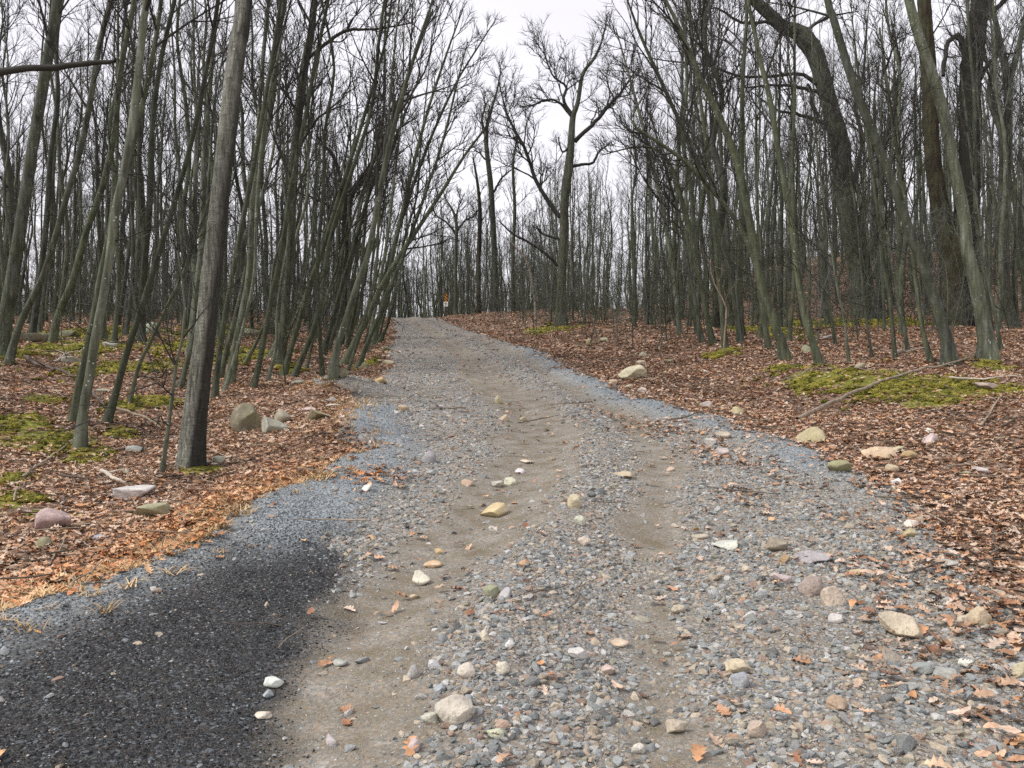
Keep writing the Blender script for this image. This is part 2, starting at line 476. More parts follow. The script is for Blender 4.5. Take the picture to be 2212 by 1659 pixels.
ry_ = np.concatenate([np.arange(-4, 1.6, .2), np.arange(1.6, 12, .05), np.arange(12, 30, .12), np.arange(30, 90, .35)])
s_ = np.linspace(-.16, 1.16, 120)
YY = np.repeat(ry_[:, None], len(s_), 1)
XX = xl(YY) + (xr(YY) - xl(YY)) * s_[None]
me = grid_mesh("gravel_road", XX, YY, road_top(XX, YY), M_ROAD)
a = me.attributes.new("mask", 'FLOAT_COLOR', 'POINT')
mk = np.stack([sand(XX, YY), dark(XX, YY), blue(XX, YY), np.ones_like(XX)], -1)
a.data.foreach_set("color", mk.ravel().astype(np.float32))
ROAD = tag(link("gravel_road", me), "stony grey gravel road climbing uphill between the bare trees", "road", kind="structure")

# ------------------------------------------------------------------ helpers: tubes and trees
def resample(P, n):
    """smooth curve (Catmull-Rom) through the rows of P (any number of columns)"""
    P = np.asarray(P, float)
    if len(P) == 2: return P[0] + (P[1] - P[0]) * np.linspace(0, 1, n)[:, None]
    Q = np.vstack([2 * P[0] - P[1], P, 2 * P[-1] - P[-2]])
    L = np.concatenate([[0], np.cumsum(np.linalg.norm(np.diff(P[:, :3], axis=0), axis=1))])
    s = np.linspace(0, L[-1], n)
    k = np.clip(np.searchsorted(L, s, 'right') - 1, 0, len(P) - 2)
    t = ((s - L[k]) / np.maximum(L[k + 1] - L[k], 1e-9))[:, None]
    p0, p1, p2, p3 = Q[k], Q[k + 1], Q[k + 2], Q[k + 3]
    return .5 * ((2 * p1) + (p2 - p0) * t + (2 * p0 - 5 * p1 + 4 * p2 - p3) * t * t + (3 * p1 - p0 - 3 * p2 + p3) * t ** 3)

def tubes(P, Rad, sides, lump=None):
    """P (N,k,3), Rad (N,k) -> V, F4 for N tubes"""
    P = np.asarray(P, float); Rad = np.asarray(Rad, float)
    N, k = Rad.shape
    T = np.gradient(P, axis=1)
    T /= np.maximum(np.linalg.norm(T, axis=2, keepdims=True), 1e-9)
    ref = np.where(np.abs(T[:, :1, 1:2]) > .8, np.array([1., 0, 0]), np.array([0., 1, 0]))
    U = np.cross(np.broadcast_to(ref, T.shape), T); U /= np.maximum(np.linalg.norm(U, axis=2, keepdims=True), 1e-9)
    W = np.cross(T, U)
    th = np.arange(sides) / sides * 2 * np.pi
    rr = Rad[:, :, None] * (np.ones((1, 1, sides)) if lump is None else lump)
    V = P[:, :, None] + rr[..., None] * (np.cos(th)[None, None, :, None] * U[:, :, None] + np.sin(th)[None, None, :, None] * W[:, :, None])
    i = np.arange(k - 1)[:, None] * sides; j = np.arange(sides)[None]; jn = (j + 1) % sides
    f = np.stack([i + j, i + jn, i + sides + jn, i + sides + j], -1).reshape(-1, 4)
    F = (np.arange(N)[:, None, None] * (k * sides) + f[None]).reshape(-1, 4)
    return V.reshape(-1, 3), F

class Wood:
    """gathers branches by class and turns them into one branch mesh"""
    def __init__(s): s.b = {}
    def add(s, P, Rd, sides):
        s.b.setdefault((len(P), sides), []).append((P, Rd))
    def arrays(s):
        Vs, Fs, o = [], [], 0
        for (k, sd), L in s.b.items():
            V, F = tubes(np.array([p for p, _ in L]), np.array([r for _, r in L]), sd)
            Vs.append(V); Fs.append(F + o); o += len(V)
        if not Vs: return np.zeros((0, 3)), np.zeros((0, 4), int)
        return np.vstack(Vs), np.vstack(Fs)

def unit(v): return v / max(np.linalg.norm(v), 1e-9)
def grow(wood, p, d, L, r, lev, rg, up=.25, crook=.16, kids=(6, 5), tw=.0038):
    """one branch and everything that grows from it"""
    k = (8, 5, 3)[lev] if lev < 3 else 3
    P = np.empty((k, 3)); P[0] = p
    dirs = []
    for i in range(1, k):
        d = unit(d + crook * rg.normal(size=3) + np.array([0, 0, up * (.5 if lev else 1) / k * 2]))
        P[i] = P[i - 1] + d * L / (k - 1)
        dirs.append(d)
    Rd = r * (1 - np.linspace(0, 1, k)) ** .8 + tw * (1 - .55 * np.linspace(0, 1, k)) * (1 if lev < 2 else .85)
    wood.add(P, Rd, (6, 4, 3)[min(lev, 2)])
    if lev >= 2: return
    n = max(1, int(round(kids[lev] * (0.7 + .6 * rg.random()) * min(1.6, .5 + L / (2.2 if lev == 0 else .9) * .5))))
    for j in range(n):
        t = .22 + .78 * (j + rg.random()) / n
        q = t * (k - 1); i = min(int(q), k - 2)
        pp = P[i] + (P[i + 1] - P[i]) * (q - i)
        dd = dirs[i]
        side = unit(np.cross(dd, rg.normal(size=3)))
        ang = rg.uniform(.35, .85)
        nd = unit(dd * math.cos(ang) + side * math.sin(ang) + np.array([0, 0, .12]))
        grow(wood, pp, nd, max(L * (1 - .55 * t) * rg.uniform(.45, .78), .32), max(Rd[i] * .55, tw), lev + 1, rg, up, crook * 1.15, kids, tw)
    # the leader ends in a small fan of twigs
    for _ in range(2):
        grow(wood, P[-1], unit(dirs[-1] + .5 * rg.normal(size=3)), L * .28 + .18, tw * .8, 2, rg, up, crook, kids, tw)

def stem(path, rad, sides, step, rg, flare=.35, fl_h=.35, lumps=.06, ridge=0.0):
    """a trunk: path (m,3) in metres, rad (m,), with root flare and uneven girth -> V, F, dense path, dense radii"""
    PR = np.hstack([np.asarray(path, float), np.asarray(rad, float)[:, None]])
    Ltot = np.sum(np.linalg.norm(np.diff(PR[:, :3], axis=0), axis=1))
    n = max(8, int(Ltot / step))
    D = resample(PR, n)
    C, r = D[:, :3], np.maximum(D[:, 3], .006)
    h = np.concatenate([[0], np.cumsum(np.linalg.norm(np.diff(C, axis=0), axis=1))])
    th = np.arange(sides) / sides * 2 * np.pi
    ph = rg.random(4) * 6.28
    fl = flare * np.exp(-h / fl_h)[:, None] * (1 + .55 * np.sin(3 * th + ph[0]) + .35 * np.sin(5 * th + ph[1]))[None]
    sd = rg.integers(0, 90)
    lump = 1 + fl + lumps * 2 * vn(np.cos(th)[None] * 1.3 + 9, h[:, None] * .9 + np.sin(th)[None] * 1.3, 1.0, sd) + lumps * vn(th[None] * 2 * np.ones_like(h)[:, None], h[:, None] * 5, 1.0, sd + 3)
    if ridge:
        lump = lump + ridge * (2 * vn(th[None] * 5.1 + .35 * np.sin(h * 2.1)[:, None], h[:, None] * 1.6 + 0 * th[None], 1.0, sd + 7) + vn(th[None] * 9.3, h[:, None] * 5.0 + 0 * th[None], 1.0, sd + 9))
    V, F = tubes(C[None], r[None], sides, lump[None])
    return V, F, C, r

def crown_on(wood, C, r, f0, n, Lmax, rg, kids=(6, 5), up=.3, ang=(.40, .85), tw=.0038, low=0):
    """limbs along the upper part of a trunk path"""
    m = len(C)
    for j in range(n):
        t = f0 + (1 - f0) * ((j + rg.random()) / n) ** .9
        i = min(int(t * (m - 1)), m - 2)
        tg = unit(C[i + 1] - C[i])
        side = unit(np.cross(tg, rg.normal(size=3)))
        a_ = rg.uniform(*ang)
        rel = (t - f0) / (1 - f0 + 1e-6)
        L = Lmax * (1 - .72 * rel) * rg.uniform(.6, 1.1)
        grow(wood, C[i], unit(tg * math.cos(a_) + side * math.sin(a_)), L, min(r[i] * .5, .006 + L * .008), 0, rg, up, .085, kids, tw)
    for j in range(low):                                   # thin side shoots on the bare bole
        i = int(rg.uniform(.12, max(f0, .2)) * (m - 1))
        side = unit(np.cross(unit(C[i + 1] - C[i]), rg.normal(size=3)))
        grow(wood, C[i], unit(side + np.array([0, 0, rg.uniform(.0, .7)])), rg.uniform(.4, 1.5), .006, 1, rg, .1, .2, kids, .0035)

def make_tree(name, base, path, rad, label, group=None, cat="tree", mat=M_POLE, twig=M_TWIG, sides=12, step=.25, f0=.35, n=16, Lmax=2.6, kids=(6, 5), seed=0,
              limbs=(), flare=.55, lumps=.07, low=3, up=.3, tw=.0038, ang=(.40, .85), stems=(), ridge=0.0):
    """limbs / stems: (path, radii) in world metres; stems join the trunk mesh, limbs the crown"""
    rg = np.random.default_rng(seed)
    base = np.asarray(base, float)
    root = link(name, None, loc=base); root.empty_display_size = .3
    tag(root, label, cat, group)
    V, F, C, r = stem(np.asarray(path) - base, rad, sides, step, rg, flare, .25 + 1.2 * rad[0], lumps, ridge)
    wood = Wood()
    if n: crown_on(wood, C, r, f0, n, Lmax, rg, kids, up, ang, tw, low)
    Vs, Fs, o = [V], [F], len(V)
    for sp, sr in stems:
        V2, F2, C2, r2 = stem(np.asarray(sp) - base, sr, sides, step, rg, 0, .3, lumps, ridge)
        Vs.append(V2); Fs.append(F2 + o); o += len(V2)
        if n: crown_on(wood, C2, r2, .45, max(4, n // 2), Lmax, rg, kids, up, ang, tw, 0)
    link("trunk", mesh_np("trunk", np.vstack(Vs), np.vstack(Fs), mat=mat), root)
    for lp, lr, nk in limbs:
        D = resample(np.hstack([np.asarray(lp) - base, np.asarray(lr)[:, None]]), 18)
        wob = rg.normal(size=(18, 3)) * D[:, 3:4] * .22
        wood.add(D[:, :3] + wob, np.maximum(D[:, 3], .006), 8)
        for j in range(nk):
            t = .25 + .75 * (j + rg.random()) / nk
            i = min(int(t * 17), 16)
            tg = unit(D[i + 1, :3] - D[i, :3])
            side = unit(np.cross(tg, rg.normal(size=3)))
            Ls = np.linalg.norm(D[-1, :3] - D[0, :3])
            grow(wood, D[i, :3], unit(tg * .6 + side * .8 + np.array([0, 0, .35])), Ls * rg.uniform(.2, .45) * (1.15 - .5 * t) + .3, max(D[i, 3] * .45, .008), 0, rg, up, .2, kids, tw)
    V, F = wood.arrays()
    if len(V): link("crown", mesh_np("crown", V, F, mat=twig), root)
    return root

# ------------------------------------------------------------------ the trees one can single out
def px_path(pts, depth, ext=0.0, drift=0.0):
    """pts: (px, py, width px) up a trunk -> points and radii in metres at that distance; ext carries the tree on above the frame"""
    P = [at(a_, b_, depth + drift * i) for i, (a_, b_, _) in enumerate(pts)]
    r = [.40 * c_ / FPX * depth / math.sqrt(1 + ((a_ - CX) / FPX) ** 2) for (a_, _, c_) in pts]
    if ext:
        d = unit(P[-1] - P[-2]); d = unit(d + np.array([0, 0, .35]))
        r0 = r[-1]; p0 = P[-1]
        for f in (.33, .66, 1.0):
            P.append(p0 + d * ext * f + np.array([.12 * math.sin(7 * f + p0[0]), .1 * f, 0]))
            r.append(r0 * (1 - .86 * f))
    return np.array(P), np.array(r)

def px_limbs(L, depth):
    out = []
    for pts, nk in L:
        P, r = px_path(pts, depth)
        k = np.linspace(0, 1, len(P)) * (.3 if len(P) > 2 else .1)
        P[:, 1] += k * (1 if int(pts[0][0]) % 2 else -1)
        out.append((P, r, nk))
    return out

def hero(label, pts, ext=6.0, mat=M_POLE, name="bare_tree", depth=None, limbs=(), stems=(), **kw):
    b = hit(pts[0][0], pts[0][1])
    if depth: b = at(pts[0][0], pts[0][1], depth); b[2] = float(top(b[0], b[1]))
    dpt = b[1]
    P, r = px_path(pts, dpt, ext)
    P[0] = b; P[0, 2] -= .08 + .9 * r[0]
    st = []
    for s in stems:
        sp, sr = px_path(s[0], dpt, s[1]); st.append((sp, sr))
    return make_tree(name, b, P, r, label, mat=mat, limbs=px_limbs(limbs, dpt), stems=st, **kw)

G_L = "trees standing along the left side of the road"
G_R = "trees standing along the right side of the road"
hero("stout grey tree leaning inward at the left picture edge", [(-6, 772, 52), (10, 700, 41), (33, 560, 37), (58, 400, 33), (82, 250, 32), (106, 110, 31), (124, 0, 29)],
     7, M_SMOOTH, group=G_L, seed=1, sides=18, step=.12, f0=.45, n=12, Lmax=3)
hero("crooked slim tree rising beside the stout grey tree at the left edge", [(14, 790, 24), (43, 701, 20), (72, 640, 19), (100, 576, 18), (150, 404, 17), (168, 344, 17), (190, 247, 17), (208, 136, 16), (229, 36, 14), (240, 0, 13)],
     5, M_SMOOTH, group=G_L, seed=2, f0=.4, n=12, Lmax=2.4)
hero("slim lichened tree growing from the dark mossy slab at far left", [(111, 742, 24), (125, 683, 21), (157, 604, 20), (190, 490, 19), (222, 401, 18), (247, 286, 17), (262, 143, 16), (290, 0, 14)],
     6, M_POLE, group=G_L, seed=3, f0=.35, n=14, Lmax=2.4)
hero("rear stem of the close pair of slim trees on the left", [(154, 914, 25), (168, 844, 21), (186, 762, 20), (204, 676, 19), (218, 594, 18), (245, 470, 17), (290, 300, 16), (326, 140, 14), (348, 0, 12)],
     5, M_POLE, group=G_L, seed=4, f0=.4, n=12, Lmax=2.2)
hero("front stem of the close pair of slim trees on the left, pale with lichen", [(170, 968, 36), (179, 898, 28), (193, 816, 27), (208, 719, 26), (222, 647, 25), (236, 560, 24), (251, 447, 24), (265, 387, 23), (286, 268, 23), (301, 143, 22), (311, 36, 20), (316, 0, 19)],
     5, M_SMOOTH, group=G_L, seed=5, sides=16, step=.12, f0=.5, n=10, Lmax=2.2)
hero("slim leaning tree between the close pair and the thick grey trunk", [(227, 914, 22), (251, 848, 19), (272, 769, 18), (294, 701, 17), (315, 637, 17), (340, 558, 16), (376, 440, 15), (410, 320, 14), (436, 200, 13), (470, 0, 10)],
     5, M_POLE, group=G_L, seed=6, f0=.4, n=13, Lmax=2.2)
hero("very thin leaning sapling left of the thick grey trunk", [(277, 874, 11), (297, 798, 10), (322, 744, 10), (351, 683, 9), (376, 630, 9), (397, 587, 8), (440, 470, 7), (480, 330, 5)],
     0, M_POLE, group=G_L, seed=7, f0=.4, n=8, Lmax=1.2, low=2)
hero("spindly pale sapling standing close in front of the thick grey trunk", [(347, 1024, 13), (358, 962, 11), (369, 880, 10), (380, 791, 9), (383, 762, 9), (397, 719, 8), (399, 647, 6), (386, 560, 4), (372, 480, 2)],
     0, M_SMOOTH, group=G_L, seed=8, f0=.45, n=9, Lmax=.9, kids=(3, 2), low=3, tw=.003)
hero("thick straight grey trunk that is darker down its right side", [(409, 1008, 70), (418, 930, 64), (430, 830, 61), (444, 719, 57), (462, 540, 53), (480, 380, 51), (498, 215, 49), (513, 100, 47), (527, 0, 44)],
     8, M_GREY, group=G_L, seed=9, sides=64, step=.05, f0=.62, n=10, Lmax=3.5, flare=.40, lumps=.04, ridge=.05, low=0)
hero("slim tree right behind the thick grey trunk", [(462, 860, 18), (473, 769, 15), (490, 660, 15), (512, 540, 14), (545, 370, 13), (575, 200, 12), (606, 0, 9)], 5, M_POLE, group=G_L, seed=10, f0=.35, n=13, Lmax=2.2)
hero("upright slim tree with flared foot just right of the thick grey trunk", [(492, 828, 28), (508, 755, 21), (526, 665, 20), (540, 580, 20), (547, 430, 20), (561, 340, 20), (587, 215, 19), (601, 72, 17), (615, 0, 15)],
     6, M_SMOOTH, group=G_L, seed=12, sides=14, f0=.4, n=14, Lmax=2.6)
hero("dark rough old tree behind the slim trees left of the road", [(601, 785, 34), (607, 740, 26), (612, 712, 24), (619, 630, 23), (626, 558, 23), (633, 394, 25), (644, 250, 25), (658, 143, 23), (672, 72, 20), (680, 0, 17)],
     7, M_OAK, group=G_L, seed=13, sides=16, f0=.35, n=16, Lmax=3.8, limbs=[([(646, 250, 9), (620, 205, 8), (590, 180, 6), (562, 175, 3)], 6), ([(660, 130, 12), (740, 75, 9), (820, 70, 6), (900, 60, 3)], 8), ([(640, 330, 8), (690, 260, 6), (760, 230, 3)], 6)])
hero("slim tree with a slight sway near the gravel heap on the left", [(545, 839, 17), (565, 762, 15), (586, 647, 15), (608, 540, 14), (630, 400, 13), (660, 250, 12), (690, 90, 10), (708, 0, 8)], 4, M_POLE, group=G_L, seed=14, f0=.35, n=14, Lmax=2.2)
hero("leaning slim tree behind the gravel heap on the left", [(610, 814, 16), (626, 762, 15), (647, 690, 14), (672, 604, 14), (697, 540, 13), (740, 400, 12), (790, 240, 10), (835, 80, 7)], 4, M_POLE, group=G_L, seed=15, f0=.3, n=14, Lmax=2.4)
hero("thin bent sapling leaning right beyond the gravel heap", [(660, 800, 9), (675, 740, 8), (700, 660, 8), (730, 570, 8), (770, 450, 7), (815, 320, 5), (850, 220, 3)], 0, M_POLE, group=G_L, seed=16, f0=.3, n=10, Lmax=1.6)
hero("slim tree leaning toward the road from the left thicket edge", [(694, 771, 17), (712, 712, 14), (740, 612, 13), (762, 540, 12), (800, 410, 11), (850, 250, 9), (905, 100, 6), (935, 20, 4)], 0, M_POLE, group=G_L, seed=17, f0=.3, n=14, Lmax=2.4)
hero("foremost of the leaning trees where the left thicket meets the road", [(717, 818, 25), (726, 762, 19), (748, 690, 18), (773, 612, 17), (798, 540, 16), (815, 440, 15), (838, 330, 14), (868, 210, 12), (905, 90, 9), (935, 0, 6)], 3, M_SMOOTH, group=G_L, seed=18, sides=14, f0=.3, n=16, Lmax=2.6)
hero("long thin tree arching far out over the road from the left", [(737, 789, 22), (762, 748, 17), (790, 694, 16), (819, 630, 15), (851, 573, 14), (898, 501, 12), (952, 419, 10), (998, 344, 8), (1041, 286, 6), (1062, 255, 3)], 0, M_POLE, group=G_L, seed=19, f0=.45, n=14, Lmax=1.8, low=4)
hero("thin tree leaning sharply over the stones at the left road edge", [(769, 796, 15), (790, 751, 12), (808, 708, 11), (823, 672, 11), (837, 630, 11), (862, 576, 10), (890, 500, 9), (925, 400, 8), (958, 300, 7), (985, 190, 5), (1010, 90, 3)], 0, M_POLE, group=G_L, seed=20, f0=.35, n=14, Lmax=1.9)
hero("dark stocky oak with crooked forks inside the left thicket", [(745, 712, 24), (748, 640, 22), (745, 540, 22), (752, 440, 20), (775, 395, 18), (800, 360, 14), (830, 300, 10), (850, 250, 6)], 0, M_DARKOAK, name="oak_tree", depth=33, group=G_L, seed=21, f0=.5, n=9, Lmax=3.0,
     limbs=[([(750, 440, 12), (735, 380, 10), (720, 340, 8), (690, 300, 5)], 7), ([(775, 395, 12), (830, 350, 10), (870, 250, 8), (890, 200, 4)], 8), ([(748, 480, 9), (700, 440, 7), (650, 420, 4)], 6)])
# the broken limb high on the left belongs to a tree just outside the frame
hero("heavy tree at the left edge with a broken limb held out level", [(-150, 790, 62), (-140, 600, 56), (-120, 400, 52), (-100, 200, 48), (-85, 0, 42)], 6, M_DARKOAK, name="oak_tree", depth=11.5, group=G_L, seed=22, sides=16, f0=.55, n=8, Lmax=3,
     limbs=[([(-110, 210, 30), (-50, 185, 28), (0, 164, 25), (60, 157, 22), (130, 157, 20), (200, 149, 17), (262, 151, 13), (272, 151, 9)], 0)], low=0)

hero("knotty oak with twisted limbs standing alone right of the road", [(1213, 702, 36), (1213, 640, 26), (1214, 587, 24), (1218, 501, 23), (1220, 430, 23), (1229, 358, 22), (1234, 304, 18), (1238, 250, 16), (1248, 222, 12), (1259, 161, 10), (1284, 125, 8), (1302, 82, 5), (1312, 30, 2)], 0, M_OAK, name="oak_tree",
     group=G_R, seed=31, sides=32, ridge=.08, f0=.66, n=12, Lmax=2.8, low=0, flare=.3, tw=.0055, kids=(7, 6),
     limbs=[([(1241, 304, 12), (1277, 272, 11), (1313, 229, 9), (1345, 193, 7), (1377, 143, 3)], 15), ([(1238, 250, 10), (1216, 218, 9), (1223, 190, 7), (1195, 168, 5), (1180, 136, 4), (1170, 90, 2)], 15),
            ([(1234, 250, 9), (1207, 222, 7), (1180, 218, 6), (1150, 230, 4), (1116, 236, 2)], 11), ([(1236, 358, 9), (1262, 356, 8), (1282, 352, 7), (1291, 333, 6), (1315, 314, 4)], 2),
            ([(1208, 470, 13), (1182, 430, 12), (1159, 394, 10), (1137, 329, 9), (1109, 279, 7), (1090, 233, 5), (1078, 180, 2)], 20), ([(1216, 520, 8), (1190, 512, 6), (1168, 505, 5), (1158, 490, 3)], 2),
            ([(1208, 575, 9), (1178, 548, 8), (1152, 530, 7), (1109, 508, 5), (1078, 480, 3)], 4), ([(1236, 310, 6), (1215, 330, 5), (1205, 300, 3)], 2)])
hero("large crooked oak bending left with a knobby elbow near its top", [(1868, 684, 62), (1860, 600, 56), (1848, 540, 55), (1828, 430, 53), (1813, 304, 50), (1788, 215, 46), (1763, 125, 48), (1738, 82, 52), (1715, 66, 42), (1692, 58, 36), (1656, 25, 32), (1634, 5, 28), (1600, -25, 20), (1560, -60, 10)], 0, M_OAK, name="oak_tree",
     group=G_R, seed=32, sides=44, ridge=.09, step=.12, f0=.7, n=7, Lmax=3, low=0, lumps=.1,
     limbs=[([(1788, 268, 16), (1766, 262, 13), (1742, 254, 11), (1700, 246, 8), (1674, 240, 7), (1620, 204, 3)], 2), ([(1775, 190, 15), (1745, 168, 12), (1727, 158, 10), (1680, 162, 9), (1620, 163, 8), (1574, 154, 7), (1524, 136, 5), (1450, 128, 4), (1390, 118, 2)], 10),
            ([(1770, 200, 12), (1700, 186, 9), (1640, 190, 6), (1590, 196, 3)], 6), ([(1770, 255, 13), (1754, 230, 12), (1748, 200, 10), (1740, 185, 8)], 0), ([(1690, 60, 13), (1650, 48, 10), (1600, 52, 8), (1540, 22, 5), (1490, 60, 2)], 8), ([(1730, 85, 14), (1752, 60, 10), (1790, 40, 7), (1850, 30, 3)], 7)])
hero("tall lichened tree bowing left, its foot touching the long fallen pole", [(2051, 787, 44), (2045, 740, 34), (2039, 719, 32), (2024, 665, 31), (2007, 612, 30), (1989, 558, 29), (1971, 519, 28), (1942, 430, 27), (1906, 340, 26), (1878, 268, 25), (1849, 197, 24), (1820, 107, 22), (1799, 36, 20), (1788, 0, 19)], 6, M_SMOOTH,
     group=G_R, seed=33, sides=18, step=.12, f0=.5, n=11, Lmax=2.6)
hero("tall grey tree with mossy foot nearest the right picture edge", [(2135, 778, 62), (2132, 740, 46), (2121, 683, 40), (2107, 612, 37), (2089, 540, 36), (2082, 465, 35), (2060, 358, 34), (2039, 250, 33), (2014, 161, 31), (1989, 90, 29), (1964, 0, 26)], 7, M_SMOOTH,
     group=G_R, seed=34, sides=20, step=.12, f0=.5, n=11, Lmax=3)
hero("massive dark furrowed oak with two heavy stems on the right", [(2066, 702, 108), (2066, 660, 92), (2066, 600, 86), (2070, 540, 84), (2084, 480, 72), (2093, 400, 64), (2096, 322, 60), (2096, 179, 58), (2108, 72, 56), (2118, 0, 52)], 9, M_DARKOAK, name="oak_tree",
     group=G_R, seed=35, sides=48, ridge=.10, step=.14, f0=.45, n=12, Lmax=5, low=0, stems=[([(2052, 580, 54), (2038, 490, 52), (2026, 420, 48), (2014, 322, 44), (2007, 179, 42), (2000, 54, 40), (1996, 0, 36)], 8)],
     limbs=[([(2096, 160, 20), (2070, 80, 17), (2050, 90, 15), (2035, 130, 13), (2030, 170, 12)], 3), ([(2110, 60, 20), (2140, 30, 16), (2180, -10, 12)], 4), ([(2100, 210, 12), (2140, 130, 10), (2190, 120, 5)], 6)])
hero("slender arching tree whose long dark top sweeps left over the leaves", [(1663, 757, 17), (1652, 700, 14), (1642, 630, 14), (1631, 573, 13), (1603, 501, 13), (1563, 440, 12), (1510, 379, 12), (1474, 344, 11), (1417, 304, 9), (1374, 276, 7), (1363, 258, 6), (1380, 225, 4), (1397, 195, 2)], 0, M_POLE, group=G_R, seed=36, f0=.5, n=12, Lmax=1.8)
hero("olive tree with thick foot arching left above the mossy leaves", [(1697, 778, 34), (1690, 748, 25), (1674, 701, 23), (1649, 630, 22), (1634, 560, 22), (1617, 465, 22), (1595, 358, 21), (1563, 272, 19), (1527, 197, 16), (1492, 118, 13), (1456, 36, 10), (1438, 0, 9)], 4, M_POLE, group=G_R, seed=37, sides=16, step=.15, f0=.5, n=14, Lmax=2.6)
hero("straight slim tree standing just right of the thick-footed arching tree", [(1774, 789, 26), (1756, 740, 20), (1738, 683, 19), (1724, 594, 19), (1717, 540, 18), (1709, 483, 18), (1684, 340, 16), (1663, 215, 15), (1641, 125, 13), (1627, 54, 11), (1616, 0, 10)], 5, M_POLE, group=G_R, seed=38, sides=14, f0=.4, n=14, Lmax=2.4)
hero("middle stem of the three-tree clump above the right leaf bank", [(1542, 746, 17), (1527, 683, 15), (1510, 594, 14), (1499, 540, 14), (1492, 501, 13), (1467, 412, 12), (1449, 358, 10), (1418, 322, 8), (1370, 318, 5), (1300, 335, 3)], 0, M_POLE, group=G_R, seed=39, f0=.5, n=10, Lmax=1.8)
hero("left pale stem of the three-tree clump above the right leaf bank", [(1519, 739, 14), (1510, 700, 11), (1500, 640, 11), (1486, 570, 10), (1470, 480, 9), (1440, 370, 7), (1405, 250, 4)], 0, M_SMOOTH, group=G_R, seed=40, f0=.4, n=12, Lmax=1.8)
hero("right stem of the three-tree clump with moss at its foot", [(1570, 757, 19), (1562, 700, 14), (1556, 640, 13), (1548, 560, 13), (1540, 440, 12), (1527, 320, 11), (1508, 180, 9), (1490, 40, 6)], 3, M_POLE, group=G_R, seed=41, f0=.35, n=14, Lmax=2.2)
hero("slender tree sweeping left high over the leaf bank, right of the three-tree clump", [(1602, 742, 19), (1586, 640, 16), (1560, 520, 15), (1525, 400, 14), (1480, 290, 12), (1430, 180, 10), (1385, 80, 8), (1355, 0, 5)], 3, M_POLE, group=G_R, seed=42, f0=.42, n=18, Lmax=2.8)
hero("slender leaning tree just left of the three-tree clump", [(1470, 724, 15), (1458, 620, 13), (1440, 500, 12), (1415, 380, 11), (1385, 260, 9), (1355, 150, 6), (1330, 60, 3)], 0, M_SMOOTH, group=G_R, seed=43, f0=.42, n=18, Lmax=2.8, tw=.005)
hero("tall thin tree at the thicket's road side reaching high toward the sky gap", [(806, 748, 14), (818, 690, 12), (838, 600, 12), (862, 490, 11), (892, 360, 10), (927, 230, 8), (967, 110, 6), (1000, 20, 3)], 0, M_POLE, group=G_L, seed=44, f0=.38, n=18, Lmax=2.6, tw=.005)
hero("thin tree leaning farthest right of the thicket tops", [(790, 742, 13), (812, 660, 11), (842, 560, 11), (882, 430, 10), (930, 300, 8), (985, 180, 6), (1040, 90, 4), (1072, 40, 2)], 0, M_POLE, group=G_L, seed=45, f0=.38, n=18, Lmax=2.4, tw=.005)
G_C = "tall trees beyond the crest of the road"
hero("tall rough tree with twisted top straight beyond the crest", [(1072, 690, 17), (1070, 600, 15), (1066, 500, 15), (1060, 400, 14), (1052, 330, 13), (1050, 285, 11), (1062, 235, 8), (1075, 190, 5), (1082, 150, 2)], 0, M_OAK, name="oak_tree", depth=62, group=G_C, seed=71, f0=.6, n=8, Lmax=3, low=0, tw=.0065,
     limbs=[([(1051, 300, 8), (1040, 262, 6), (1048, 225, 4), (1038, 190, 2)], 6), ([(1064, 420, 7), (1085, 385, 5), (1110, 365, 3)], 5), ([(1055, 350, 6), (1036, 330, 4), (1022, 320, 2)], 4)])
hero("small tree with a wide spreading crown above the marker post", [(985, 680, 12), (984, 600, 10), (985, 530, 10), (986, 485, 9), (978, 455, 6), (962, 428, 4), (955, 400, 2)], 0, M_OAK, name="oak_tree", depth=63, group=G_C, seed=72, f0=.6, n=5, Lmax=2.4, low=0, tw=.0065,
     limbs=[([(986, 500, 7), (1006, 476, 5), (1026, 468, 4), (1036, 445, 2)], 7), ([(985, 505, 7), (962, 478, 5), (940, 462, 4), (930, 430, 2)], 7), ([(986, 480, 6), (990, 450, 4), (1004, 420, 2)], 6)])
hero("straight dark tree just right of the marker post", [(1034, 684, 13), (1034, 560, 12), (1037, 470, 11), (1032, 400, 8), (1022, 340, 4)], 0, M_DARKOAK, depth=61, group=G_C, seed=73, f0=.5, n=11, Lmax=2.8, low=0, tw=.0065)
hero("thin pale tree bending left at the crest", [(1158, 690, 7), (1154, 640, 6), (1146, 590, 6), (1132, 555, 5), (1110, 530, 3), (1095, 515, 2)], 0, M_STICK, depth=52, group=G_C, seed=74, f0=.6, n=4, Lmax=1.2, low=0, kids=(3, 2), twig=M_TWIG2)
hero("slim tree left of the knotty oak with a high fork", [(1108, 688, 11), (1108, 560, 10), (1112, 450, 9), (1108, 360, 7), (1118, 290, 3)], 0, M_OAK, depth=58, group=G_C, seed=75, f0=.5, n=12, Lmax=2.6, low=0, tw=.0065)
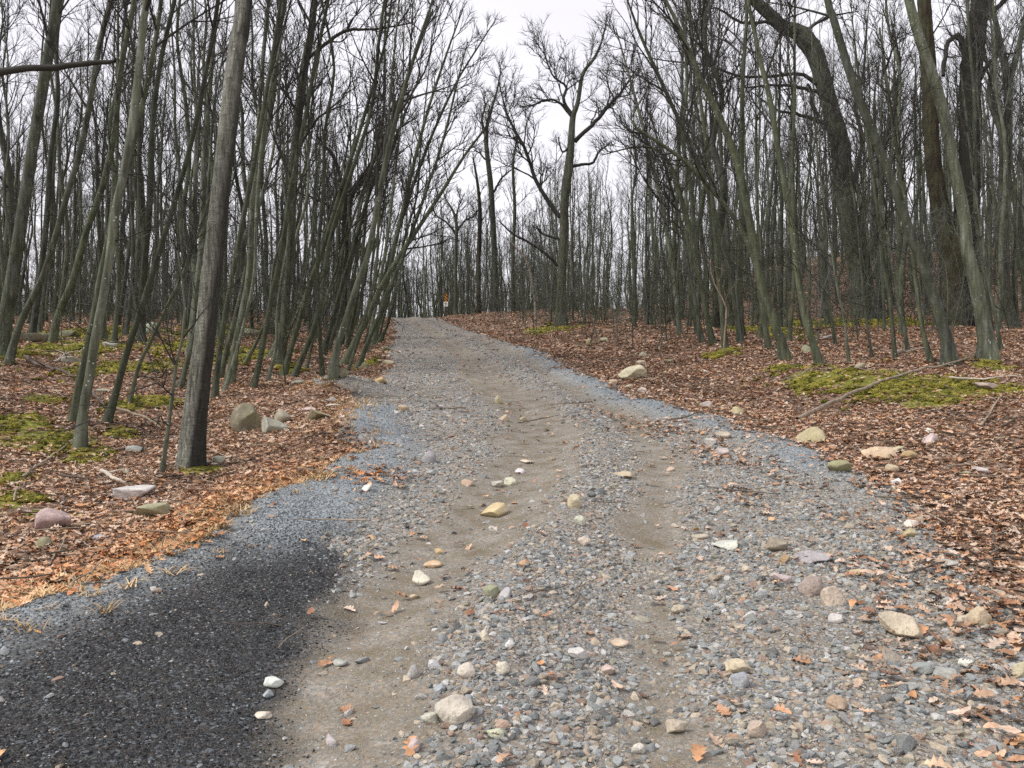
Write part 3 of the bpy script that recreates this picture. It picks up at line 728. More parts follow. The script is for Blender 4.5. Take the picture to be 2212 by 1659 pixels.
for k, (lab, pts) in enumerate([
    ("thin sapling by the greenish stone on the right leaf bank", [(1835, 786, 8), (1824, 694, 7), (1810, 630, 7), (1796, 540, 6), (1775, 400, 4), (1760, 280, 2)]),
    ("thin sapling in front of the mossy ridge on the right", [(1806, 746, 9), (1792, 658, 8), (1780, 560, 7), (1768, 430, 6), (1750, 300, 4), (1730, 180, 2)]),
    ("whip-thin sapling between the right bowing tree and the crooked oak", [(1885, 771, 7), (1870, 683, 6), (1862, 600, 6), (1850, 470, 5), (1832, 340, 3)]),
    ("thin straight tree at the left end of the short fallen log", [(1935, 778, 12), (1924, 665, 11), (1910, 576, 10), (1896, 460, 9), (1874, 300, 8), (1850, 120, 5), (1838, 0, 3)]),
    ("thin leaning tree behind the short fallen log on the right", [(1964, 760, 11), (1944, 665, 9), (1928, 576, 9), (1905, 440, 8), (1870, 260, 6), (1842, 90, 3)]),
    ("slim tree close left of the tall bowing tree on the right", [(2014, 782, 17), (1992, 708, 13), (1981, 630, 12), (1970, 540, 12), (1950, 400, 11), (1925, 240, 9), (1900, 60, 6)]),
    ("slim tree leaning in just behind the tree at the right picture edge", [(2164, 757, 13), (2150, 683, 10), (2132, 594, 10), (2120, 500, 9), (2098, 340, 8), (2075, 150, 5)]),
]):
    hero(lab, pts, 0 if pts[-1][1] > 10 else 3, M_POLE if k % 2 else M_SMOOTH, group=G_R, seed=50 + k, sides=10, f0=.4, n=11, Lmax=1.6, low=3)
hero("forked grey tree standing behind the others at the right picture edge", [(2170, 692, 36), (2171, 600, 28), (2172, 430, 26), (2178, 286, 25), (2175, 172, 24), (2160, 90, 18), (2140, 0, 13)], 6, M_OAK, group=G_R, seed=60, sides=14, f0=.5, n=10, Lmax=4,
     stems=[([(2176, 190, 20), (2196, 120, 18), (2215, 40, 15), (2225, 0, 13)], 5)])
hero("pale bleached dead sapling snapped over above the right leaf bank", [(1561, 700, 4.5), (1569, 664, 4.5), (1560, 644, 4.5), (1548, 622, 4), (1538, 600, 3), (1534, 560, 2)], 0, M_STICK, name="dead_sapling", depth=19, group=G_R, seed=61, f0=.4, n=4, Lmax=.7, kids=(2, 2), low=0, twig=M_STICK, tw=.003, flare=.1)

# ------------------------------------------------------------------ a wood of look-alike slim trees, one object each
def proto(seed, h, r0, f0, n, Lmax, kids, mat, crook=.10, twig=M_TWIG, lean=0.0, low=4, tw=.007):
    rg = np.random.default_rng(seed)
    m = 9
    P = np.zeros((m, 3)); P[:, 2] = np.linspace(-.1, h, m)
    t = np.linspace(0, 1, m)
    P[:, 0] = lean * h * (t ** .8) * (1 - .18 * t) + np.cumsum(rg.normal(size=m)) * crook * h / 40
    P[:, 1] = np.cumsum(rg.normal(size=m)) * crook * h / 40
    P[:, :2] -= P[0, :2]
    r = r0 * (1 - t) ** .75 + .012
    V, F, C, rr = stem(P, r, 10, .4, rg, .75, .30, .07)
    wd = Wood()
    crown_on(wd, C, rr, f0, n, Lmax, rg, kids, .35, (.45, .95), tw, low)
    V2, F2 = wd.arrays()
    return (mesh_np("trunk", V, F, mat=mat), mesh_np("crown", V2, F2, mat=twig), V, F, V2, F2)
PROTO, LOOK = [], []
for k in range(14):
    r0 = rnd.uniform(.05, .075) if k % 2 else rnd.uniform(.08, .105)
    PROTO.append(proto(100 + k, rnd.uniform(12.5, 16), r0, rnd.uniform(.44, .60), rnd.randint(11, 14), rnd.uniform(2.4, 3.4), (5, 4), (M_POLE, M_SMOOTH, M_POLE, M_OAK)[(k // 2) % 4], crook=rnd.uniform(.12, .38), twig=(M_TWIG, M_TWIG2)[(k // 2) % 2], tw=.0040))
    LOOK.append(("thin" if k % 2 else "stouter") + " " + ("olive grey", "lichened grey", "olive grey", "rough barked")[(k // 2) % 4])
OAKS = [proto(140 + k, rnd.uniform(14, 16), rnd.uniform(.16, .22),   .40, 13, 4.8, (6, 4), (M_OAK, M_DARKOAK)[k % 2], crook=.7, low=2, tw=.0055) for k in range(3)]
LEAN = [proto(160 + k, rnd.uniform(8.5, 13), rnd.uniform(.028, .050), rnd.uniform(.40, .55), 9, 2.2, (5, 4), (M_POLE, M_SMOOTH)[k % 2], crook=rnd.uniform(.2, .6), lean=rnd.uniform(.08, .38), low=4, tw=.0035) for k in range(14)]

def plant(pr, x, y, rz, sc, label, group, tilt=(0, 0), name="bare_tree"):
    z = float(top(x, y))
    root = link(name, None, loc=(x, y, z - .03)); root.empty_display_size = .3
    root.rotation_euler = Euler((tilt[0], tilt[1], rz)); root.scale = (sc, sc, sc * rnd.uniform(.92, 1.1))
    tag(root, label, "tree", group)
    link("trunk", pr[0], root); link("crown", pr[1], root)
    return root
placed = [(o.location.x, o.location.y) for o in COL.objects if o.type == 'EMPTY']
def free(x, y, d): return all((x - a_) ** 2 + (y - b_) ** 2 > d * d for a_, b_ in placed)
def view_px(x, y, z=None):
    z = float(top(x, y)) if z is None else z
    v = np.array([x, y, z]) - EYE
    dy = v[1] * math.cos(PITCH) + v[2] * math.sin(PITCH); dz = -v[1] * math.sin(PITCH) + v[2] * math.cos(PITCH)
    return CX + FPX * v[0] / dy, CY - FPX * dz / dy

# the crowded leaning thicket on the left of the road
cnt = 0
for _ in range(4000):
    if cnt >= 54: break
    y = 16 + 36 * rnd.random() ** 1.2; x = float(xl(y)) - rnd.uniform(.5, 3.4 + .05 * y)
    if not free(x, y, .5): continue
    placed.append((x, y)); cnt += 1
    kk = rnd.randrange(14)
    where = ("at the front of the leaning roadside thicket", "midway along the leaning roadside thicket", "at the crest end of the leaning roadside thicket")[0 if y < 24 else 1 if y < 36 else 2]
    plant(LEAN[kk], x, y, rnd.gauss(0, .5), rnd.uniform(.65, 1.2), ("lichened slim pole " if kk % 2 else "olive slim pole ") + where, "leaning poles of the left thicket")
# the woods on both sides: every tree named by its look, how far back it stands and what it stands behind
BAND_L = [(110, "behind the left edge's stout tree"), (300, "behind the close pair of slim trees"), (480, "behind the thick grey trunk"), (620, "right of the thick grey trunk"), (900, "behind the leaning thicket")]
BAND_R = [(1420, "right of the knotty oak"), (1600, "behind the three-tree clump"), (1760, "behind the arching trees"), (1900, "around the large crooked oak"), (2050, "behind the tall bowing tree"), (2140, "beside the massive dark oak"), (9999, "at the right picture edge")]
for zone, num in (("left", 84), ("right", 108)):
    cnt = 0
    for _ in range(40000):
        if cnt >= num: break
        y = (22 if rnd.random() < .8 else 14) + 34 * rnd.random() ** .8
        if zone == "left": x = float(xl(y)) - rnd.uniform(2.6, .62 * y + 3)
        else: x = float(xr(y)) + rnd.uniform(1.8, .76 * y + 4)
        px, _py = view_px(x, y)
        if px < -60 or px > 2272: continue
        if y < 21 and 60 < px < 2150: continue                       # the near trees are the ones singled out above
        if 800 < px < 1185 or (1175 < px < 1350 and y < 44): continue
        if y < 30 and 1265 < px < 1500: continue
        if (y < 38 and 2000 < px < 2135) or (y < 36 and 1770 < px < 1895): continue   # the two great oaks stand clear
        if not free(x, y, .8): continue
        placed.append((x, y)); cnt += 1
        big = rnd.random() < .06 and y > 28
        kk = rnd.randrange(14)
        band = next(t_ for lim, t_ in (BAND_L if zone == "left" else BAND_R) if px < lim)
        deep = "near" if y < 27 else "midway back" if y < 38 else "far back"
        toward = 1 if zone == "left" else -1
        lab = ("broad-limbed dark oak %s %s" % (deep, band)) if big else ("%s tree %s %s" % (LOOK[kk], deep, band))
        plant(rnd.choice(OAKS) if big else PROTO[kk], x, y, rnd.uniform(0, 6.28), rnd.uniform(.62, .82) if 1180 < px < 1460 else rnd.uniform(.8, 1.15), lab, ("oaks of the %s woods" if big else "slender trees of the %s woods") % zone,
              (rnd.gauss(0, .03), rnd.gauss(.025 * toward, .035)), "oak_tree" if big else "bare_tree")

# trees that share a description are told apart by their order across the view
ORD = "first second third fourth fifth sixth seventh eighth ninth tenth eleventh twelfth thirteenth fourteenth fifteenth sixteenth seventeenth eighteenth nineteenth twentieth".split()
same = {}
for o in COL.objects:
    if o.type == 'EMPTY' and o.get("category") == "tree": same.setdefault(o["label"], []).append(o)
for lab, L in same.items():
    if len(L) > 1:
        L.sort(key=lambda o: view_px(o.location.x, o.location.y, o.location.z)[0])
        for i, o in enumerate(L): o["label"] = lab + ", %s from left" % ORD[min(i, 19)]

# ------------------------------------------------------------------ scattering by geometry nodes (only for what nobody could count)
def scatter(name, P, rot, scl, idx, col, protos, parent=None):
    n = len(P)
    me = bpy.data.meshes.new(name)
    me.vertices.add(n)
    me.vertices.foreach_set("co", np.asarray(P, np.float32).ravel())
    for an, ty, da in (("rot", 'FLOAT_VECTOR', rot), ("scl", 'FLOAT_VECTOR', scl)):
        q = me.attributes.new(an, ty, 'POINT'); q.data.foreach_set("vector", np.asarray(da, np.float32).ravel())
    q = me.attributes.new("idx", 'INT', 'POINT'); q.data.foreach_set("value", np.asarray(idx, np.int32))
    q = me.attributes.new("col", 'FLOAT_COLOR', 'POINT'); q.data.foreach_set("color", np.hstack([col, np.ones((n, 1))]).astype(np.float32).ravel())
    o = link(name, me, parent)
    pc = bpy.data.collections.new(name + "_shapes")
    for i, pm in enumerate(protos):
        pc.objects.link(bpy.data.objects.new("%s_shape_%02d" % (name, i), pm))
    ng = bpy.data.node_groups.new(name + "_nodes", 'GeometryNodeTree')
    ng.interface.new_socket("Geometry", in_out='INPUT', socket_type='NodeSocketGeometry')
    ng.interface.new_socket("Geometry", in_out='OUTPUT', socket_type='NodeSocketGeometry')
    N, L = ng.nodes, ng.links
    gi, go = N.new('NodeGroupInput'), N.new('NodeGroupOutput')
    iop, ci = N.new('GeometryNodeInstanceOnPoints'), N.new('GeometryNodeCollectionInfo')
    ci.inputs["Collection"].default_value = pc
    ci.inputs["Separate Children"].default_value = True
    ci.inputs["Reset Children"].default_value = True
    iop.inputs["Pick Instance"].default_value = True
    def na(nm, dt):
        x = N.new('GeometryNodeInputNamedAttribute'); x.data_type = dt; x.inputs["Name"].default_value = nm
        return next(s for s in x.outputs if s.name == "Attribute" and s.enabled)
    e2r = N.new('FunctionNodeEulerToRotation')
    L.new(gi.outputs[0], iop.inputs["Points"]); L.new(ci.outputs[0], iop.inputs["Instance"])
    L.new(na("idx", 'INT'), iop.inputs["Instance Index"])
    L.new(na("rot", 'FLOAT_VECTOR'), e2r.inputs[0]); L.new(e2r.outputs[0], iop.inputs["Rotation"])
    L.new(na("scl", 'FLOAT_VECTOR'), iop.inputs["Scale"])
    L.new(iop.outputs[0], go.inputs[0])
    md = o.modifiers.new("scatter", 'NODES'); md.node_group = ng
    return o

# far woods beyond the crest and up the hill: one mass
def joined(pr):
    V, F, V2, F2 = pr[2:]
    m = mesh_np("far_tree", np.vstack([V, V2]), np.vstack([F, F2 + len(V)]), mat=pr[0].materials[0])
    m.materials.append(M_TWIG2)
    m.polygons.foreach_set("material_index", np.concatenate([np.zeros(len(F), np.int32), np.ones(len(F2), np.int32)]))
    return m
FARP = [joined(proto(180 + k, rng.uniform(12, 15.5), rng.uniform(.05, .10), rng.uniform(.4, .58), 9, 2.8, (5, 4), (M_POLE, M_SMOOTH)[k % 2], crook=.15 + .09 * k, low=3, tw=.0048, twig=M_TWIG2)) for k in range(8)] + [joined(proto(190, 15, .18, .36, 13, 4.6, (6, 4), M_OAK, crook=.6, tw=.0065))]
pts = []
while len(pts) < 2050:
    y = 46 + 120 * rng.random() ** 1.15; x = rng.uniform(-.95 * y - 8, .95 * y + 8)
    if xl(y) - 1.5 < x < xr(y) + 1.5 and y < 80: continue
    px = CX + FPX * x / y
    if y < 62 and 800 < px < 1190: continue
    pts.append((x, y))
while len(pts) < 2520:                                       # thicker straight behind the crest
    y = 64 + 70 * rng.random(); x = y * (rng.uniform(840, 1260) - CX) / FPX
    if xl(y) - 1.2 < x < xr(y) + 1.2 and y < 72: continue
    pts.append((x, y))
pts = np.array(pts); n = len(pts)
fz = top(pts[:, 0], pts[:, 1]) - .05
sc_ = rng.uniform(.68, 1.02, n) * np.where(np.abs(CX + FPX * pts[:, 0] / pts[:, 1] - 1130) < 330, .78, 1.0)
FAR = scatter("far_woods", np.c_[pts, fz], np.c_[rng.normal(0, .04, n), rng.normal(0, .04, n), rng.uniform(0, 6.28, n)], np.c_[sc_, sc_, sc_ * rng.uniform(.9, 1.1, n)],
              np.where(rng.random(n) < .06, 8, rng.integers(0, 8, n)), np.ones((n, 3)) * .5, FARP)
tag(FAR, "dense mass of far bare trees beyond the crest of the road", "woods", kind="stuff")

# ------------------------------------------------------------------ stone and leaf shapes
def ico(sub):
    import bmesh
    bm = bmesh.new(); bmesh.ops.create_icosphere(bm, subdivisions=sub, radius=1.0)
    V = np.array([v.co[:] for v in bm.verts]); F = np.array([[v.index for v in f.verts] for f in bm.faces]); bm.free()
    return V, F
_I = {k: ico(k) for k in (1, 2, 3, 4)}
def rock_shape(sub, seed, cuts=7, rough=.10, cut=(.62, .95)):
    V, F = _I[sub]; V = V.copy()
    rg = np.random.default_rng(seed)
    for _ in range(cuts):                                    # broken faces
        nrm = unit(rg.normal(size=3)); d = rg.uniform(*cut)
        s = V @ nrm
        V = V - np.outer(np.maximum(s - d, 0) * .93, nrm)
    o = rg.random(3) * 40
    nz = sum(vn(V[:, 0] * 1.7 * f + V[:, 2] * .9 * f + o[0], V[:, 1] * 1.7 * f - V[:, 2] * 1.3 * f + o[1], 1.0, seed % 13) / f for f in (1, 2.1, 4.3))
    V = V * (1 + rough * nz)[:, None]
    ext = .5 * (V.max(0) - V.min(0)); V = (V - .5 * (V.max(0) + V.min(0))) / ext
    return V, F
PEB = [mesh_np("stone", *(lambda V, F: (V, None, F))(*rock_shape(2, 300 + k, 12, .12, (.34, .78))), mat=M_PEB, smooth=False) for k in range(10)]
GRIT = [mesh_np("grit", *(lambda V, F: (V, None, F))(*rock_shape(1, 340 + k, 3, .2, (.7, .95))), mat=M_PEB, smooth=False) for k in range(5)]

def leaf_shape(seed, lobes):
    rg = np.random.default_rng(seed)
    m = 13
    t = np.linspace(0, 1, m)
    wdt = np.sin(np.pi * np.clip(t, 0, 1) ** .85) ** .75 * (.30 if lobes else .24) + .012
    if lobes: wdt = wdt * np.where(np.arange(m) % 3 == 1, 1.25, np.where(np.arange(m) % 3 == 0, .42, .85)) * rg.uniform(.85, 1.15, m)
    curl, bend, tw = rg.uniform(.2, 1.1), rg.uniform(-.5, .8), rg.uniform(-.5, .5)
    V = []
    for i in range(m):
        x = t[i] - .5
        zc = bend * (x * x - .08)
        for s in (-1, 0, 1):
            yy = s * wdt[i]
            z = zc + curl * abs(yy) ** 1.5 * .9 + (tw * x * yy) + (.03 * rg.normal() if s else 0)
            V.append((x + (.05 * abs(s) if lobes else 0), yy * math.cos(curl * abs(yy) * 1.5), z))
    F = []
    for i in range(m - 1):
        for s in range(2):
            q = i * 3 + s
            F.append((q, q + 3, q + 4, q + 1))
    V = np.array(V); V[:, 2] -= V[:, 2].min()
    return mesh_np("leaf", V, F, mat=M_LEAF)
LEAVES = [leaf_shape(400 + k, k % 3 != 0) for k in range(9)]

STONE_COL = np.array([[.33, .36, .365], [.40, .42, .42], [.22, .245, .25], [.47, .485, .475], [.50, .41, .30], [.58, .49, .37], [.60, .58, .54], [.70, .68, .645], [.46, .32, .235], [.34, .22, .165], [.145, .155, .16], [.37, .345, .26]])
STONE_W = np.array([.15, .14, .12, .09, .11, .08, .06, .04, .06, .04, .06, .05]); STONE_W /= STONE_W.sum()
LEAF_COL = np.array([[.50, .30, .185], [.58, .39, .27], [.42, .215, .115], [.66, .49, .36], [.31, .14, .075], [.54, .265, .125], [.19, .105, .068], [.45, .30, .20]])
LEAF_W = np.array([.20, .17, .15, .12, .11, .09, .07, .09]); LEAF_W /= LEAF_W.sum()

def wedge(n, y0, y1, side=.72, pad=.8):
    """n points spread evenly over what the camera can see between two distances, with room to the sides"""
    A = lambda q: side * q * q + 2 * pad * q
    u = rng.random(n); lo, hi = A(y0), A(y1)
    tgt = lo + (hi - lo) * u
    y = (-2 * pad + np.sqrt(4 * pad * pad + 4 * side * tgt)) / (2 * side)
    x = rng.uniform(-1, 1, n) * (side * y + pad)
    return x, y
def area(y0, y1, side=.72, pad=.8): return (side * y1 * y1 + 2 * pad * y1) - (side * y0 * y0 + 2 * pad * y0)

def as_objects(name, S, protos, parent, how_many, near):
    """the largest-showing pieces become objects of their own; returns the mask of the rest"""
    order = np.argsort(-near)[:how_many]
    for i in order:
        o = link(name, protos[int(S["idx"][i])], parent)
        o.location = S["P"][i]; o.rotation_euler = S["rot"][i]; o.scale = S["scl"][i]
        o["col"] = [float(c) for c in S["col"][i]]
    keep = np.ones(len(S["P"]), bool); keep[order] = False
    return {k: v[keep] for k, v in S.items()}

def in_frame(P, m=0):
    v = P - EYE
    dy = v[:, 1] * math.cos(PITCH) + v[:, 2] * math.sin(PITCH); dz = -v[:, 1] * math.sin(PITCH) + v[:, 2] * math.cos(PITCH)
    px, py = CX + FPX * v[:, 0] / dy, CY - FPX * dz / dy
    return (px > -m) & (px < 2212 + m) & (py < 1659 + m) & (py > 0)

# ---- gravel
def gravel(bands):
    out = []
    for (y0, y1, dens, smin, smax, cls) in bands:
        n = int(area(y0, y1) * dens)
        x, y = wedge(n, y0, y1)
        d = inroad(x, y)
        sd, dk, bl = sand(x, y), dark(x, y), blue(x, y)
        clump = .5 + 1.3 * np.clip(fbm(x, y, 1.4, 61, 3) + .35, 0, 1)
        if cls == "coarse": p = (1 - .965 * sd) * (1 - .985 * dk) * (1 - .93 * bl) * clump
        elif cls == "fine": p = (1 - .68 * sd) * (1 - .9 * dk) * (1 - .5 * bl)
        elif cls == "dark": p = dk
        else: p = bl
        p = p * sst(-.10, .12, d)
        k = rng.random(n) < p
        x, y = x[k], y[k]; n = len(x)
        s = smin * (smax / smin) ** (rng.random(n) ** 1.9)
        c = np.minimum(STONE_COL[rng.choice(len(STONE_COL), n, p=STONE_W)] * rng.uniform(.70, 1.35, (n, 1)), .74)
        c = .72 * c + .28 * np.array([.33, .315, .28]) * rng.uniform(.7, 1.2, (n, 1))                       # road dust
        if cls == "dark":
            c = np.array([.024, .026, .029]) * np.exp(rng.normal(0, .65, (n, 1)))
            pale = rng.random(n) < .07; c[pale] = np.array([.30, .33, .345]) * rng.uniform(.6, 1.3, (pale.sum(), 1))
        elif cls == "blue": c = np.array([.285, .325, .345]) * rng.uniform(.5, 1.75, (n, 1))
        fl = rng.uniform(.35, .75, n)
        scl = np.c_[s * .5, s * .5 * rng.uniform(.6, .95, n), s * .5 * fl]
        z = top(x, y) + scl[:, 2] * rng.uniform(-.45, .5, n)
        out.append(dict(P=np.c_[x, y, z], rot=np.c_[rng.normal(0, .3, n), rng.normal(0, .3, n), rng.uniform(0, 6.28, n)], scl=scl, col=c, idx=rng.integers(0, 10, n)))
    return {k: np.concatenate([o[k] for o in out]) for k in out[0]}
S = gravel([(2.2, 5.5, 3100, .012, .052, "coarse"), (5.5, 10, 1400, .014, .052, "coarse"), (10, 22, 330, .022, .075, "coarse"), (22, 56, 30, .04, .12, "coarse"),
            (2.2, 12, 26, .05, .09, "coarse"), (2.2, 5.0, 3200, .006, .015, "fine"), (5.0, 9, 900, .009, .019, "fine"),
            (2.2, 7, 5600, .005, .014, "dark"), (2.2, 8, 3600, .008, .021, "blue"), (8, 26, 1000, .012, .026, "blue")])
dist = np.linalg.norm(S["P"] - EYE, axis=1)
S = as_objects("stone", S, PEB, ROAD, 300, np.where(in_frame(S["P"]), S["scl"][:, 0] / dist, 0))
G = scatter("gravel", S["P"], S["rot"], S["scl"], S["idx"], S["col"], PEB, ROAD)
tag(G, "mixed grey and tan gravel spread over the road", kind="stuff")

# ---- dead leaves
out = []
for (y0, y1, dens, smin, smax) in [(2.2, 6, 760, .04, .09), (6, 12, 560, .04, .09), (12, 20, 250, .05, .115), (20, 34, 90, .08, .17), (34, 62, 22, .12, .24)]:
    n = int(area(y0, y1) * dens)
    x, y = wedge(n, y0, y1)
    d = inroad(x, y)
    strip = np.exp(-((x - (xr(y) - .95)) / .42) ** 2) * sst(5.0, 7.0, y) * sst(13, 10, y) * .42       # leaves caught in the stones on the right
    br = np.exp(-((x - (xr(y) - .35)) / .95) ** 2) * sst(7.5, 4.5, y) * .34
    on = np.maximum(.014, np.maximum(strip, br) * sst(-.25, .2, fbm(x, y, 1.6, 71, 3)))
    on = np.maximum(on, .75 * gaus(x, y, -1.2, 6.8, .30, .35))
    rim = sst(.50, -.16, d + .5 * fbm(x, y, 2.2, 77, 3)) * np.where(x > 0, 1.0, sst(.2, -.05, d))
    p = np.maximum(on, rim * (1.0 - .78 * sst(.25, .6, moss(x, y))))
    p = p * np.where(d > 0, 1 - .9 * dark(x, y), 1)
    k = rng.random(n) < p
    x, y = x[k], y[k]; n = len(x)
    s = rng.uniform(smin, smax, n)
    tone = rng.uniform(.65, 1.15, (n, 1)) * (1 + .5 * fbm(x, y, .7, 81, 3))[:, None]
    c = np.minimum(LEAF_COL[rng.choice(len(LEAF_COL), n, p=LEAF_W)] * tone * np.array([1.15, 1.24, 1.32]), np.array([.62, .47, .37]))
    warm = sst(1.4, .2, xl(y) - x) * (x < xl(y) + .8) * sst(9, 7, y)                                    # fresher orange leaves along the left verge
    c = c * (1 + warm[:, None] * np.array([.20, -.02, -.28]))
    out.append(dict(P=np.c_[x, y, top(x, y) + rng.uniform(0, .035, n)], rot=np.c_[rng.normal(0, .20, n), rng.normal(0, .20, n), rng.uniform(0, 6.28, n)],
                    scl=np.c_[s, s * rng.uniform(.75, 1.15, n), s * rng.uniform(.5, 1.2, n)], col=c, idx=rng.integers(0, 9, n)))
S = {k: np.concatenate([o[k] for o in out]) for k in out[0]}
dist = np.linalg.norm(S["P"] - EYE, axis=1)
S = as_objects("leaf", S, LEAVES, FLOOR, 300, np.where(in_frame(S["P"]), S["scl"][:, 0] / dist, 0))
G = scatter("leaf_litter", S["P"], S["rot"], S["scl"], S["idx"], S["col"], LEAVES, FLOOR)
tag(G, "brown and russet dead leaves carpeting the forest floor", kind="stuff")

# ---- moss cushions
def moss_mat():
    m, nt, b = new_mat("moss_cushion"); t = NT(nt)
    p = t.obj(); n = t.noise(p, 5, 5)
    c = t.attr("col", 'INSTANCER').outputs["Color"]
    t.l.new(t.mix(1.0, c, t.ramp(n, [(.3, .7), (.7, 1.4)]), 'MULTIPLY'), b.inputs["Base Color"])
    t.l.new(t.bump(t.noise(p, 14, 4), .6, .12), b.inputs["Normal"])
    b.inputs["Roughness"].default_value = .95
    return m
M_MOSS = moss_mat()
def moss_shape(seed):
    V, F = _I[3]; V = V.copy(); rg = np.random.default_rng(seed)
    V = V * (1 + .22 * rg.normal(size=(len(V), 1)) * (rg.random((len(V), 1)) < .6))
    V[:, 2] = np.maximum(V[:, 2], -.35)
    return mesh_np("moss_tuft", V, None, F, mat=M_MOSS, smooth=False)
ox, oy = [], []
for (a_, b_, rx, ry) in MP:
    n = int(np.clip(rx * ry * 3.14 * (340 if b_ < 16 else 70), 120, 3400))
    q = rng.normal(0, .52, (n, 2)); ox.append(a_ + rx * q[:, 0]); oy.append(b_ + ry * q[:, 1])
x, y = np.concatenate(ox), np.concatenate(oy)
k = (inroad(x, y) < -.1) & (fbm(x, y, 2.0, 91, 3) > -.06); x, y = x[k], y[k]; n = len(x)
s = rng.uniform(.022, .065, n) * np.clip(y / 10, .9, 2.2)
c = np.array([[.20, .19, .028], [.28, .25, .04], [.13, .135, .02], [.33, .29, .065]])[rng.integers(0, 4, n)] * rng.uniform(.7, 1.2, (n, 1))
MO = scatter("moss", np.c_[x, y, top(x, y) + .004], np.c_[np.zeros((n, 2)), rng.uniform(0, 6.28, n)], np.c_[s, s * rng.uniform(.7, 1.2, n), s * rng.uniform(.35, .7, n)], rng.integers(0, 4, n), c, [moss_shape(k) for k in range(4)], FLOOR)
tag(MO, "yellow green moss in soft cushions among the leaves", kind="stuff")

# ---- twigs strewn over the leaves, and thin brush under the trees
def litter_twig(seed):
    rg = np.random.default_rng(seed)
    P = np.c_[np.linspace(-.5, .5, 7), np.cumsum(rg.normal(0, .035, 7)), .02 + .02 * rg.random(7)]
    V, F = tubes(P[None], np.linspace(.014, .006, 7)[None], 4)
    q = P[3]; B = np.array([q, q + [.12, .1, .02], q + [.25, .17, .03]])
    V2, F2 = tubes(B[None], np.array([[.007, .005, .003]]), 3)
    return mesh_np("twig", np.vstack([V, V2]), np.vstack([F, F2 + len(V)]), mat=(M_STICK, M_STICKD)[seed % 2])
x, y = wedge(5200, 2.6, 34)
k = (inroad(x, y) < .05) | (rng.random(len(x)) < .05); x, y = x[k], y[k]; n = len(x)
s = rng.uniform(.18, .75, n)
TW = scatter("twig_litter", np.c_[x, y, top(x, y) + .02], np.c_[rng.normal(0, .08, n), rng.normal(0, .12, n), rng.uniform(0, 6.28, n)], np.c_[s, s, s * rng.uniform(.5, 1, n)], rng.integers(0, 6, n), np.ones((n, 3)), [litter_twig(k) for k in range(6)], FLOOR)
tag(TW, "thin fallen twigs strewn over the leaves", kind="stuff")
def whip(seed):
    rg = np.random.default_rng(seed); wd = Wood()
    m = 7; P = np.c_[np.cumsum(rg.normal(0, .10, m)), np.cumsum(rg.normal(0, .10, m)), np.linspace(-.1, 4.2, m)]
    wd.add(P, np.linspace(.017, .004, m), 5)
    for _ in range(9):
        i = rg.integers(1, m - 1)
        grow(wd, P[i], unit(np.array([rg.normal(), rg.normal(), .8])), rg.uniform(.5, 1.4), .005, 1, rg, .2, .1, (5, 4), .0035)
    V, F = wd.arrays()
    return mesh_np("whip", V, F, mat=(M_TWIG2, M_POLE)[seed % 2])
x, y = wedge(3000, 15, 75, .85)
k = (inroad(x, y) < -1.6) & ((y > 24) | (rng.random(len(x)) < .25)); x, y = x[k], y[k]; n = len(x)
s = rng.uniform(.35, 1.25, n)
UN = scatter("brushwood", np.c_[x, y, top(x, y)], np.c_[rng.normal(0, .09, n), rng.normal(0, .09, n), rng.uniform(0, 6.28, n)], np.c_[s, s, s], rng.integers(0, 6, n), np.ones((n, 3)), [whip(k) for k in range(6)])
tag(UN, "thin leafless brush growing all through the woods", "brush", kind="stuff")

# ---- dry grass along the left verge
M_STRAW, nt_, b_ = new_mat("dry_grass_straw")
NT(nt_).l.new(NT(nt_).attr("col", 'INSTANCER').outputs["Color"], b_.inputs["Base Color"])
def tuft(seed):
    rg = np.random.default_rng(seed); V, F = [], []
    for _ in range(14):
        az, ln, arch = rg.random() * 6.28, rg.uniform(.5, 1), rg.uniform(.4, 1.3)
        dx, dy = math.cos(az), math.sin(az); ox_, oy_ = rg.normal(0, .12, 2)
        o = len(V)
        for i in range(4):
            t = i / 3
            rr, z = ln * t * arch * .8, ln * (t - .62 * arch * t * t) * .6
            wd = .022 * (1 - .8 * t)
            V += [(ox_ + dx * rr - dy * wd, oy_ + dy * rr + dx * wd, z), (ox_ + dx * rr + dy * wd, oy_ + dy * rr - dx * wd, z)]
        for i in range(3): F.append((o + 2 * i, o + 2 * i + 1, o + 2 * i + 3, o + 2 * i + 2))
    return mesh_np("grass_tuft", np.array(V), F, mat=M_STRAW)
x, y = wedge(52000, 2.6, 16)
dl = -inroad(x, y) * (x < 0) - 9 * (x >= 0)
p = np.exp(-((dl - .10) / .28) ** 2) * (.25 + .75 * sst(-.15, .25, fbm(x, y, 1.3, 95, 3))) + .02 * (dl > 0) * (dl < 3)
k = rng.random(len(x)) < p; x, y = x[k], y[k]; n = len(x)
s = rng.uniform(.07, .20, n)
c = np.array([.62, .44, .24]) * rng.uniform(.6, 1.2, (n, 1))
GR = scatter("dry_grass", np.c_[x, y, top(x, y)], np.c_[np.zeros((n, 2)), rng.uniform(0, 6.28, n)], np.c_[s, s, s], rng.integers(0, 4, n), c, [tuft(k) for k in range(4)], FLOOR)
tag(GR, "straw coloured dry grass on the verge left of the road", kind="stuff")

